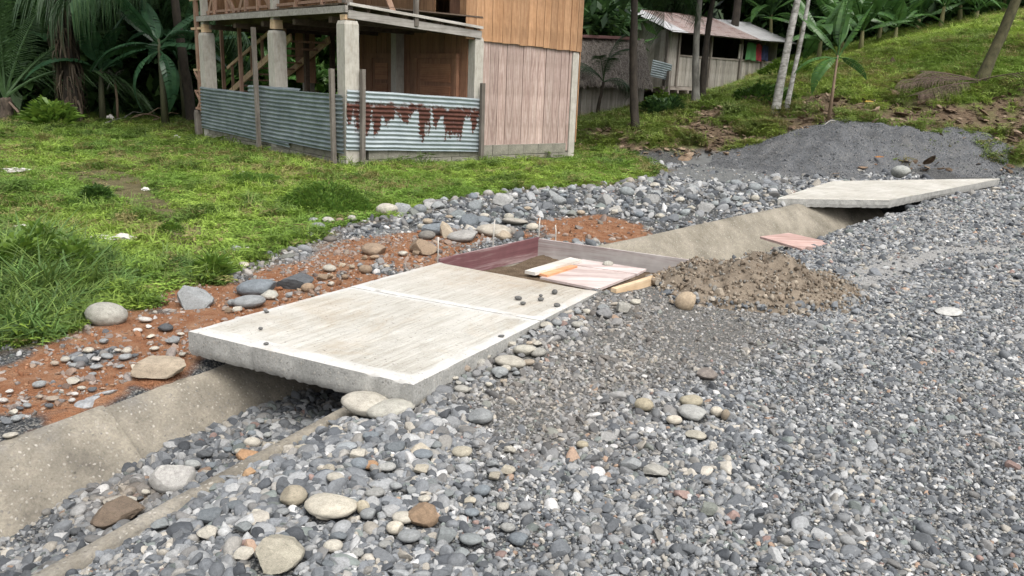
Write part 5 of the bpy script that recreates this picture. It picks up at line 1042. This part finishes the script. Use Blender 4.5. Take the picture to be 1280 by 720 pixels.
def leafcloud(n, centers, rad, ls, seed, flat_=.75, long_=1.9, down=.35):
    """rhombic leaves folded on their rib, in clumps"""
    r_ = np.random.default_rng(seed); c = np.asarray(centers)[r_.integers(0, len(centers), n)]; d = r_.normal(0, 1, (n, 3)); d /= np.linalg.norm(d, axis=1)[:, None]; q = r_.random(n)**.4
    rr = rad[r_.integers(0, len(rad), n)] if hasattr(rad, '__len__') else rad; p = c+d*(q*rr)[:, None]*np.array([1, 1, flat_]); a = r_.uniform(0, 6.28, n); s = ls*r_.uniform(.6, 1.3, n)
    el = -down+r_.normal(0, .4, n); ax = np.stack([np.cos(a)*np.cos(el), np.sin(a)*np.cos(el), np.sin(el)], 1); sd_ = np.stack([-np.sin(a), np.cos(a), r_.normal(0, .35, n)], 1); L_ = ax*(s*long_*.5)[:, None]; W2 = sd_*(s*.5)[:, None]; dn = np.array([0, 0, -1])*(s*.12)[:, None]
    V = np.stack([p-L_, p+W2+dn, p+L_*1.1+dn*2.2, p-W2+dn], 1).reshape(-1, 3); F = np.arange(n*4).reshape(n, 4); F = np.concatenate([F[:, [0, 1, 2]], F[:, [0, 2, 3]]]); return V, F
def fastmesh(name, V, F, mat):
    me = bpy.data.meshes.new(name); me.vertices.add(len(V)); me.vertices.foreach_set('co', np.asarray(V, np.float32).ravel()); F = np.asarray(F, np.int32); k = F.shape[1]
    me.loops.add(F.size); me.loops.foreach_set('vertex_index', F.ravel()); me.polygons.add(len(F)); me.polygons.foreach_set('loop_start', np.arange(len(F), dtype=np.int32)*k); me.update(calc_edges=True); me.materials.append(mat); return me
def tree(at_, h_, lean, tr, crown, n, ls, seed, label, bark, mat, group=None, z=None, limbs=6, rough=.08, cz=.62, down=.35, spread=None):
    """trunk, limbs and a clumped crown; crown = (rx, ry, rz)"""
    g = (at_[0], at_[1], h1(*at_) if z is None else z); r_ = random.Random(seed); root = thing('tree', label, 'tree', g, 0, group); m_ = MB()
    pts = [(lean[0]*t+.05*math.sin(6*t+seed), lean[1]*t+.04*math.cos(5*t+seed), -.2+(h_*.92+.2)*t) for t in np.linspace(0, 1, 16)]; m_.tube(pts, [tr*(1+.7*max(0, .08-t)/.08)*(1.05-.65*t) for t in np.linspace(0, 1, 16)], 12, rough, seed)
    cen = []; ctr = np.array([lean[0], lean[1], h_])
    for i in range(limbs):
        t = r_.uniform(cz, 1); a = i*2.4+r_.uniform(-.4, .4); b = np.array(pts[int(t*15)]); e = ctr+np.array([math.cos(a)*crown[0]*r_.uniform(.4, .85), math.sin(a)*crown[1]*r_.uniform(.4, .85), r_.uniform(-.7, .6)*crown[2]]); mid_ = (b+e)/2+np.array([0, 0, .15*crown[2]])
        m_.tube([b, mid_, e], [tr*.4, tr*.25, tr*.08], 6); cen += [e, mid_*.3+e*.7+np.array([r_.uniform(-.3, .3) for _ in range(3)])*crown[0]*.4]
    for i in range(limbs*2): cen.append(ctr+np.array([r_.uniform(-.8, .8)*crown[0], r_.uniform(-.8, .8)*crown[1], r_.uniform(-.8, .8)*crown[2]]))
    m_.out('trunk', bark, root, None, True); V, F = leafcloud(n, cen, np.array([.28, .36, .45, .2])*crown[0], ls, seed, .7, 2.0, down); link('crown', fastmesh('crown', V, F, mat), root); return root
def W(px, dep): # plan point at a pixel column and a distance along the view
    g = fw+rt*(px-640)/FPX+up*(360-140)/FPX; return (g[0]/g[1]*dep, dep)

# hill trees with the trunks in view
def trunk_pts(px0, py0, px1, py1): 
    g = G(px0, py0); d = fw+rt*(px1-640)/FPX+up*(py1-360)/FPX; t = g[1]/d[1]; q = np.array([0, 0, CAM_H])+d*t; return g, q
g, q = trunk_pts(795, 162, 785, 0); hh = 6.2; k = hh/(q[2]-g[2])
palm((g[0], g[1]), 3.9, 12, .8, 3, 'dark mossy leaning palm in front of the thatched hut', M_BARKD, M_PALM, (-.34, .1), .085, (-.3, .75), (1, 3, 0), rough=.16)
g, q = trunk_pts(868, 131, 872, 0); tree((g[0], g[1]), 4.5, (-.1, .2), .105, (2.6, 2.2, 1.1), 5200, .17, 21, 'straight pale-barked tree in front of the plank house', M_BARKG, M_LEAFD, 'trees on the hill')
tree((g[0]+.3, g[1]+.5), 4.8, (.1, .3), .095, (2.4, 2.2, 1.6), 3600, .2, 22, 'dark rough trunk right behind the straight pale-barked tree', M_BARKD, M_LEAFD, 'trees on the hill', rough=.3)
g, q = trunk_pts(970, 144, 986, 0); tree((g[0], g[1]), 7.0, (.45, .1), .10, (2.2, 2.2, 1.4), 2200, .16, 23, 'pale lichen-spotted trunk on the hill right of the plank house', M_BARKP, M_LEAFD, 'trees on the hill')
g, q = trunk_pts(984, 141, 997, 0); tree((g[0], g[1]), 6.4, (.4, .3), .06, (1.8, 1.8, 1.3), 1500, .16, 24, 'thin spotted trunk just right of the pale lichen-spotted one', M_BARKP, M_LEAFD, 'trees on the hill')
g, q = trunk_pts(1222, 107, 1247, 0); tree((g[0], g[1]), 7.5, (1.75, .2), .135, (3.2, 2.8, 1.5), 2600, .18, 25, 'leaning mossy trunk at the right on the hillside', M_BARKM, M_LEAFM, 'trees on the hill', rough=.12)
# young banana in front of the hill, its leaves set as they hang
banana(1036, 150, 1.38, 7, .62, 5, 'young banana plant with thin brown stem on the hillside', M_BAN, None, M_STEMB, 0, 'banana plants', [(.25, -.85, .72, 3), (3.3, .05, .62, 1), (3.75, .25, .62, 2), (.1, .3, .5, 1), (2.7, -.75, .6, 0), (-1.0, -1.25, .75, 3), (1.2, -1.15, .7, 0)], sw=.75)
# bananas along the crest and behind the hill
for i, (px, dep, h_, n, sc, lb) in enumerate([(1015, 27.5, .75, 8, 1.0, 'broad banana plant behind the young one on the hill crest'), (1065, 27.5, .7, 8, .95, 'tall-leaved banana plant on the crest behind the young banana'), (1105, 28, .5, 8, .9, 'banana plant with upright leaves on the crest left of the pale stem'),
    (1158, 28.5, .8, 7, 1.0, 'banana plant with pale visible stem on the grassy crest'), (1200, 29.5, .4, 8, .9, 'low banana plant on the crest left of the mossy trunk'), (1275, 29.5, .4, 8, 1.0, 'banana plant on the crest right of the mossy trunk'), (955, 35, 2.0, 8, 1.2, 'banana plant with wide leaves behind the right end of the zinc roof'), (988, 33, 1.4, 7, 1.0, 'banana plant behind the pale lichen-spotted trunk'), (1085, 29.5, .6, 9, 1.1, 'broad-leaved banana plant just behind the crest left of the upright one'), (1130, 30, .5, 9, 1.05, 'banana plant on the crest left of the pale visible stem'), (1180, 30.5, .7, 9, 1.1, 'banana plant on the crest right of the pale visible stem'), (1230, 30.5, .6, 9, 1.0, 'banana plant close behind the leaning mossy trunk'), (1040, 30, .9, 9, 1.1, 'banana plant behind the broad one on the hill crest'), (1320, 30, .6, 7, 1.0, 'banana plant at the right picture edge on the crest')]):
    banana(0, 0, h_, n, sc, 30+i, lb, M_BAN, W(px, dep), None, 0)
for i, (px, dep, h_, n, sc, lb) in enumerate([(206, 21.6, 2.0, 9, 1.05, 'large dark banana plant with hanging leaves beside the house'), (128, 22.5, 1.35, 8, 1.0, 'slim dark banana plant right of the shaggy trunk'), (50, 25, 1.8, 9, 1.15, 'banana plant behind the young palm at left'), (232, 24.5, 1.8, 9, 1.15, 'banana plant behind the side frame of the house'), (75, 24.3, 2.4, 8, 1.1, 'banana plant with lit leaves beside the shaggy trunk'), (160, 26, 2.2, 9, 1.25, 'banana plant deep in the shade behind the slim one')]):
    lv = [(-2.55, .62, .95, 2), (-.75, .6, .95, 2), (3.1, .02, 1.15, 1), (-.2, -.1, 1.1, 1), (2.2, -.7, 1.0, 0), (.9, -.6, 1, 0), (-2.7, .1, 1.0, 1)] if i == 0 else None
    banana(0, 0, h_, n, sc, 50+i, lb, M_BAN if i == 4 else M_BAND, W(px, dep), M_STEMD, 0, leaves=lv)  # lit plant gets the lighter leaf colour, shaded ones the darkened copy
for i, (px, dep, lb) in enumerate([(350, 27, 'sunlit banana plant seen through the porch, behind the stair'), (395, 27.5, 'sunlit banana plant seen through the porch gap beside the thin post'), (725, 27, 'banana plant above the ridge of the thatched hut'), (765, 29, 'banana plant behind the ridge between hut and plank house')]):
    banana(0, 0, 1.2 if i < 2 else 2.0, 8, .95, 70+i, lb, M_BAN, W(px, dep), None, 1)
# palms and the big shaggy trunk on the left
palm(W(6, 21.5), .6, 12, 1.3, 4, 'young palm with arching fronds at the left picture edge', M_BARKO, M_PALML, (.05, 0), .16, (-1.25, -.2), (0, 2, 1), dead=3)
SHAG = palm(W(92, 22), 6.6, 14, 1.0, 6, 'tall shaggy-barked palm trunk among the left trees', M_BARKD, M_PALM, (-.12, .1), .19, (-1.0, .6), (0, 1, 3), rough=.4, dead=5)
def shag():
    r_ = np.random.default_rng(55); V = []; F = []
    for i in range(420):
        t = r_.random()**.9; z = .25+4.6*t; a = r_.uniform(0, 6.28); R0 = .19*(1.15-.3*t)+.02; l = r_.uniform(.25, .9); w_ = r_.uniform(.012, .04); c, s_ = math.cos(a), math.sin(a); fl_ = r_.uniform(.02, .2); tw = r_.normal(0, .15); k = len(V); cx = -.12*z/6.6
        for q in range(4):
            u = q/3; R1 = R0+fl_*math.sin(u*2.2); ww = w_*(1-.7*u); zz = max(.02, z-l*u+.12*math.sin(u*3)); aa = a+tw*u; V += [(cx+R1*math.cos(aa)-ww*s_, R1*math.sin(aa)+ww*c, zz), (cx+R1*math.cos(aa)+ww*s_, R1*math.sin(aa)-ww*c, zz)]
        F += [(k+2*q, k+2*q+1, k+2*q+3, k+2*q+2) for q in range(3)]
    return mesh('hanging_dead_sheaths', V, F, leaf_mat('dead_sheath', [(.05, .035, .025), (.1, .075, .05), (.035, .028, .02), (.15, .12, .09)], .05, .95))
tag(link('hanging_dead_sheaths', shag(), SHAG), kind='stuff')
palm(W(238, 23.2), 3.55, 13, 1.1, 7, 'palm whose long fronds hang over the banana beside the house', M_BARKD, M_PALM, (-.1, -.3), .12, (-.5, .75), (3,), rough=.15, aim=[(3.1, -.12), (2.8, .0), (3.5, -.02), (3.9, .15), (4.3, .1), (2.5, -.3)])
palm(W(20, 26), 4.2, 12, 1.1, 8, 'dark palm deep behind the young palm', M_BARKD, M_PALM, (.3, 0), .15, (-.5, .7), (3, 1), rough=.15)
palm(W(748, 23.4), 1.1, 9, .45, 9, 'small young palm in front of the thatched hut wall', M_BARKD, M_PALM, (.05, -.1), .05, (-1.2, .3), (0, 1))
palm(W(905, 33), 5.8, 12, 1.2, 14, 'palm rising behind the plank house roof', M_BARKD, M_PALM, (.3, .2), .15, (-.5, .75), (3, 1))
# trees in the background, each its own trunk and crown
BT = [(-45, 27, 5.2, 'dark broad tree beyond the left picture edge'), (60, 29, 4.6, 'dark tree behind the shaggy palm trunk'), (150, 28.5, 4.4, 'dark tree behind the slim banana plant'), (250, 29, 4.8, 'dark tree behind the left end of the house'), (335, 33, 4.0, 'leafy tree seen through the left porch bay'), (410, 33, 4.0, 'leafy tree seen through the porch beside the corner post'), (700, 32, 4.6, 'dark tree behind the thatched hut'), (775, 37, 5.0, 'dark tree behind the gap between hut and plank house'), (850, 41, 6.0, 'dark tree above the plank house roof'), (925, 42, 6.2, 'dark tree behind the right half of the zinc roof'), (1000, 40, 6, 'dark tree behind the banana plants at the roof end'), (1080, 36, 4.6, 'dark tree behind the upright crest bananas'), (1160, 37, 4.8, 'dark tree behind the pale-stemmed banana'), (1250, 37, 4.8, 'dark tree behind the leaning mossy trunk'), (1335, 37, 5, 'dark tree beyond the right picture edge')]
for i, (px, dep, h_, lb) in enumerate(BT):
    p = W(px, dep); tree(p, h_, (0, 0), .2, (3.4, 2.6, 2.6), 2600, .34, 100+i, lb, M_BARKD, M_LEAFM if i in (4, 5) else M_LEAFD, 'background trees', limbs=9, cz=.3)  # trees behind the porch get lighter leaves, sunlight put into the colour
# undergrowth that reads as one mass
def undergrowth(name, spans, ls, mat, label, seed):
    Vs, Fs, k = [], [], 0
    for (xa, xb, dep, h0, h1_, n) in spans:
        r2 = np.random.default_rng(seed+int(xa)); cen = []
        for j in range(70):
            p = W(r2.uniform(xa, xb), dep+r2.uniform(-1.0, 1.4)); b = h1(*p); cen.append((p[0], p[1], b+h0+(h1_-h0)*r2.random()**1.3))
        V, F = leafcloud(n, cen, np.array([.5, .8, .65]), ls, seed+int(xb), .8, 2.2, .45); Vs.append(V); Fs.append(F+k); k += len(V)
    tag(link(name, fastmesh(name, np.concatenate(Vs), np.concatenate(Fs), mat)), label, 'undergrowth', kind='stuff')
undergrowth('undergrowth', [(-90, 60, 25.5, .0, 4.6, 4200), (50, 160, 26, .0, 4.6, 4200), (150, 270, 26, .0, 4.6, 4200), (640, 800, 34, .0, 5, 4000), (790, 1010, 39.5, .5, 6, 5000), (1000, 1180, 33, .0, 3.6, 4200), (1170, 1360, 33, .0, 3.6, 4200), (700, 780, 26.5, .8, 3.5, 1200)], .26, M_LEAFD, 'dark leafy undergrowth filling the wood behind the field and huts', 300)
undergrowth('bright_undergrowth', [(280, 450, 28.5, .0, 3.6, 3800)], .24, M_LEAFM, 'sunlit green undergrowth seen through the porch', 320)  # sunlit look comes from a lighter leaf colour than the dark undergrowth
tag(link('forest_wall', fastmesh('forest_wall', *(lambda r: leafcloud(52000, [(*W(r.uniform(-140, 1420), r.uniform(44, 52)), r.uniform(-.3, 11)) for _ in range(700)], np.array([1.2, 1.8, 1.5]), .5, 340, .8, 2.0, .4))(np.random.default_rng(341)), M_LEAFD)), 'distant dark wood behind everything', 'forest', kind='stuff')

# small plants, hummock, litter
def bush(at_, rx, ry, rz_, n, bl, bw, mat_c, seed, label, name, cat, base=0.):
    r_ = np.random.default_rng(seed); g = (at_[0], at_[1], h1(at_[0], at_[1])); V = []; F = []
    for i in range(n):
        a = r_.uniform(0, 6.28); u = math.sqrt(r_.random()); x, y = rx*u*math.cos(a), ry*u*math.sin(a); z = rz_*math.sqrt(max(0, 1-u*u))*r_.uniform(.55, 1.0)*(.55+.9*vn(np.array([x*4+9]), np.array([y*4+9]), seed)[0])+base; d = np.array([x/rx*.7+r_.normal(0, .35), y/ry*.7+r_.normal(0, .35), .75]); d /= np.linalg.norm(d); l = bl*r_.uniform(.6, 1.3); sd_ = np.array([-math.sin(a), math.cos(a), r_.normal(0, .3)])*bw; p = np.array([x, y, z]); k = len(V)
        V += [p-sd_*.5, p+d*l*.5+sd_, p+d*l+np.array([0, 0, -.3*l]), p+d*l*.5-sd_]; F += [(k, k+1, k+2), (k, k+2, k+3)]
    return tag(link(name, mesh(name, V, F, mat_c), None, g), label, cat)
M_HUM = leaf_mat('hummock_leaves', [(.10, .19, .03), (.15, .27, .04), (.075, .15, .028), (.2, .3, .05)], .4, .6)
q = G(400, 268); bush((q[0], q[1]+.35), (.50), .42, .23, 4600, .075, .0085, M_HUM, 1, 'round low hummock of dense green grass at the field edge', 'grass_hummock', 'plant')
q = G(318, 232); bush(q, .35, .3, .13, 1200, .09, .01, M_HUM, 2, 'low dark green weed clump near the corner of the house', 'weed_clump', 'plant')
q = G(66, 162); bush(q, (.36), .3, .40, 420, .42, .055, M_LEAFB, 3, 'leafy green shrub standing before the dark left trees', 'shrub', 'shrub', .1)
q = G(122, 255); bush(q, .13, .12, .2, 500, .1, .012, M_LEAFM, 4, 'small upright dark weed in the field', 'weed', 'plant')
q = G(268, 345); bush(q, .08, .08, .08, 160, .14, .014, M_LEAFB, 5, 'bright small weed with broad blades at the grass edge', 'weed', 'plant')
for (a_, b_, sc_, lb_) in ((12, 345, 1.0, 'leafy yellow-green weed in the tall grass at the left picture edge'), (52, 330, .8, 'leafy weed in the tall grass right of the picture edge'), (95, 350, .7, 'leafy weed in the tall grass above the oval boulder'), (215, 300, .45, 'small leafy weed beside the worn path')):
    q = G(a_, b_); bush(q, .22*sc_, .2*sc_, .3*sc_, 260, .12*sc_, .022*sc_, M_LEAFB, int(a_)+40, lb_, 'weed', 'plant', .04)
q = G(860, 112); bush((q[0]-.4, 21.5), .8, .6, .4, 700, .2, .04, M_LEAFM, 6, 'light green weeds below the plank house', 'weed_clump', 'plant'); bush((3.7, 21.0), .5, .4, .45, 500, .22, .05, M_LEAFD, 7, 'dark broad-leaved bush by the leaning palm', 'shrub', 'shrub'); bush((4.2, 22.6), .7, .4, .35, 600, .2, .04, M_LEAFB, 8, 'pale green weeds between palm and pale tree', 'weed_clump', 'plant')
q = G(960, 82); bush((8.0, 24.6), .9, .5, .4, 900, .2, .03, M_LEAFB, 9, 'bright weeds on the slope at the right end of the plank house', 'weed_clump', 'plant')
q = W(146, 22.8)
def rosette(at_, h_, n, l, w_, mat, seed, label):
    g = (at_[0], at_[1], h1(*at_)); r_ = random.Random(seed); root = thing('dracaena', label, 'plant', g); MB().tube([(0, 0, -.1), (.04, 0, h_*.5), (0, .03, h_)], .035, 7, .1).out('stem', M_STEMB, root, None, True)
    for i in range(n):
        a = i*2.4; el = r_.uniform(.0, 1.3); V = []; F = []; c, s_ = math.cos(a), math.sin(a)
        for j in range(6): t = j/5; x = l*t; z = l*(math.tan(el)*.6*t if el < .9 else 1.0*t)-l*.75*t*t; ww = w_*(1-t)**.6+.002; V += [(x*c-ww*s_, x*s_+ww*c, z), (x*c+ww*s_, x*s_-ww*c, z)]
        F = [(2*j, 2*j+1, 2*j+3, 2*j+2) for j in range(5)]; link('leaf', mesh('strap_leaf', V, F, mat), root, (0, 0, h_*(.85+.15*i/n)))
rosette(q, 1.25, 26, .55, .028, leaf_mat('grey_strap_leaf', [(.07, .075, .06), (.14, .13, .11), (.05, .06, .045)], .1), 4, 'grey strap-leaved dracaena between the shaggy trunk and the large banana')
# fallen palm frond at the foot of the mossy trunk, dry twigs
g = G(1215, 112); root = thing('fallen_palm_frond', 'dry brown palm frond lying at the foot of the leaning mossy trunk', 'palm frond', g)
for k, (a_, el_, l_, dz) in enumerate([(188, .27, 2.3, .22), (200, .36, 2.0, .18), (174, .22, 1.9, .24), (-28, -.02, 1.5, .2), (150, .05, 1.2, .25)]):
    V, F = frond(l_, .35, 46, .8, 9+k, .5, .012); o = link('dry_frond', mesh('dry_frond', V, F, M_DEAD), root, (.05, -.2+.08*k, dz), (.1-.1*k, el_, math.radians(a_))); o.scale = (1, 1, .6)
def branch(px0, py0, px1, py1, r0_, label, mat=M_BARKG, arch=.1):
    a = G(px0, py0); b = G(px1, py1); pts = [a+(b-a)*t+np.array([0, 0, r0_+arch*math.sin(math.pi*t)])-np.array([a[0], a[1], a[2]]) for t in np.linspace(0, 1, 8)]; m_ = MB().tube(pts, [r0_*(1-.6*t) for t in np.linspace(0, 1, 8)], 6, .15, int(px0)); p = np.array(pts[4]); m_.tube([p, p+np.array([.25, .1, .18]), p+np.array([.5, .1, .16])], [r0_*.6, r0_*.4, r0_*.2], 5)
    tag(m_.out('fallen_branch', mat, None, a, True), label, 'branch')
branch(128, 158, 172, 151, .03, 'bare grey branch lying before the left trees'); branch(160, 153, 205, 152, .04, 'fallen brown branch below the large banana', M_STEMB, .18); branch(183, 154, 214, 150, .025, 'thin fallen stick right of the brown branch', M_STEMB, .05); branch(1012, 166, 1034, 160, .02, 'thin pale stick on top of the dark gravel heap', M_ROD, .02)
M_PLAS = simple('dirty_white_plastic', (.42, .40, .36), (.68, .66, .62), 9, .5, .6, .03)
def rag(px, py, wp, hp, label, seed, mat=M_PLAS, cat='litter', name='plastic_bag', zl=.0):
    g = G(px, py); d = depth_of(g); w_ = wp/FPX*d; dp = w_*.55; hh = max(.025, hp/FPX*d*.5); n = 14; V = []; F = []; r_ = np.random.default_rng(seed)
    for j in range(n):
        for i in range(n):
            u_, v_ = i/(n-1)*2-1, j/(n-1)*2-1; e = 1-.25*vn(np.array([u_*2+seed]), np.array([v_*2]), 3)[0]; f_ = max(0, 1-(u_*u_+v_*v_)*.6); V.append((u_*w_/2*e, v_*dp/2*e, .008+zl+hh*f_*(.3+1.3*vn(np.array([u_*2.6+seed*3]), np.array([v_*2.6]), 6)[0])))
    for j in range(n-1):
        for i in range(n-1): a = j*n+i; F.append((a, a+1, a+n+1, a+n))
    k = len(V); V += [(x, y, max(-.02, z-.02)) for x, y, z in V]; F += [tuple(k+i for i in reversed(f)) for f in F]
    return tag(link(name, mesh(name, V, F, mat, False), None, g, (0, 0, r_.uniform(-.4, .4))), label, cat)
rag(128, 303, 36, 9, 'crumpled white plastic sheet on the grass, left of a pair', 1, zl=.03); rag(157, 302, 34, 9, 'crumpled white plastic sheet on the grass, right of a pair', 2, zl=.03); rag(28, 292, 22, 9, 'white plastic bag in the long grass at left', 3, zl=.05); rag(50, 298, 22, 6, 'greyish torn plastic next to the white bag', 4, zl=.04)
rag(182, 238, 12, 5, 'white paper scrap on the worn path in the field', 5); rag(10, 204, 8, 5, 'small white scrap in the field at far left', 6); rag(221, 175, 9, 6, 'white scrap on the grass left of the house', 7, zl=.04); rag(138, 153, 12, 8, 'pale upright scrap under the dark trees', 8, zl=.1); rag(304, 221, 12, 6, 'pale crumpled scrap near the house corner', 9, zl=.03); rag(20, 216, 44, 6, 'long pale board-like litter lying in the grass at left', 10, zl=.02)
def on_mound(px, py):
    P_ = np.stack([q.ravel() for q in MG[:3]], 1); v_ = P_-np.array([0, 0, CAM_H]); d_ = v_@fw; e_ = np.hypot(640+FPX*(v_@rt)/d_-px, 360-FPX*(v_@up)/d_-py); k = np.nonzero(e_ < e_.min()+3)[0]; return P_[k[np.argmin(d_[k])]]
M_YL = leaf_mat('yellow_fallen_leaf', [(.45, .27, .05), (.5, .33, .08)], .2); M_OL = leaf_mat('orange_fallen_leaf', [(.4, .17, .04), (.3, .12, .03)], .1); M_BL = leaf_mat('brown_fallen_leaf', [(.16, .1, .06), (.24, .17, .11), (.1, .06, .04)], .05)
for i, (px, py, s_, m_, lb) in enumerate([(1076, 128, 20, M_YL, 'large yellow leaf lying on the hillside below the young banana'), (847, 165, 13, M_YL, 'yellow leaf on the brown ground below the pale tree'), (1240, 90, 14, M_YL, 'yellow leaf right of the mossy trunk'), (1192, 98, 9, M_YL, 'yellow leaf on the dry palm frond'), (1095, 196, 14, M_OL, 'bright orange leaf on the dark gravel heap'), (1072, 207, 16, M_BL, 'curled brown leaf on the gravel heap left of the orange one'), (1095, 205, 12, M_OL, 'dull orange leaf below the bright orange one'), (1143, 202, 16, M_BL, 'curled pale brown leaf on the right of the gravel heap'), (1045, 215, 16, M_BL, 'dry leaves at the foot of the gravel heap')]):
    g = on_mound(px, py) if 1040 < px < 1150 and py > 180 else G(px, py); d = depth_of(g); V, F = banana_leaf(1, .5, .22, i, 1); o = link('fallen_leaf', mesh('fallen_leaf', V, F, m_), None, (g[0], g[1], g[2]+.03+0), (.15, .02, i*1.3)); s_ = s_/FPX*d; o.scale = (s_, s_*1.2, s_*.5); tag(o, lb, 'leaf')
# leaf litter over the brown part of the hill
def litter():
    r_ = np.random.default_rng(77); n = 14000; y = r_.uniform(16, 25, n); x = r_.uniform(1.2, 17, n); W_ = weights(x, y); k = (W_['hill'] > .06) & (r_.random(n) < (.62-.5*W_['grass'])*(1-.75*ss(1.2, 2.6, W_['hill']))); x, y = x[k], y[k]; n = len(x)
    obs = []
    for i in range(3): V, F = banana_leaf(1, .5, .22+i*.06, i, 1); me = mesh('dry_leaf', [v for v in V[:216]], [f for f in F if max(f) < 216], leaf_inst); obs.append(bpy.data.objects.new('dry_leaf_%02d' % i, me))
    s = .14*np.exp(r_.normal(0, .4, n)); c_ = np.array([(.12, .08, .05), (.17, .12, .08), (.08, .055, .035), (.24, .18, .125), (.10, .07, .045)])[r_.integers(0, 5, n)]
    scatter('leaf_litter', offcoll('dry_leaves', obs), np.stack([x, y, H(x, y)+.035], 1), np.stack([r_.normal(0, .4, n), r_.normal(0, .3, n), r_.uniform(0, 6.28, n)], 1), np.repeat(s[:, None], 3, 1), r_.integers(0, 3, n), c_, 'dry brown leaf litter over the lower hillside', 'leaf litter')
leaf_inst = leaf_mat('dry_leaf_litter', None, .05, .9, True); litter()
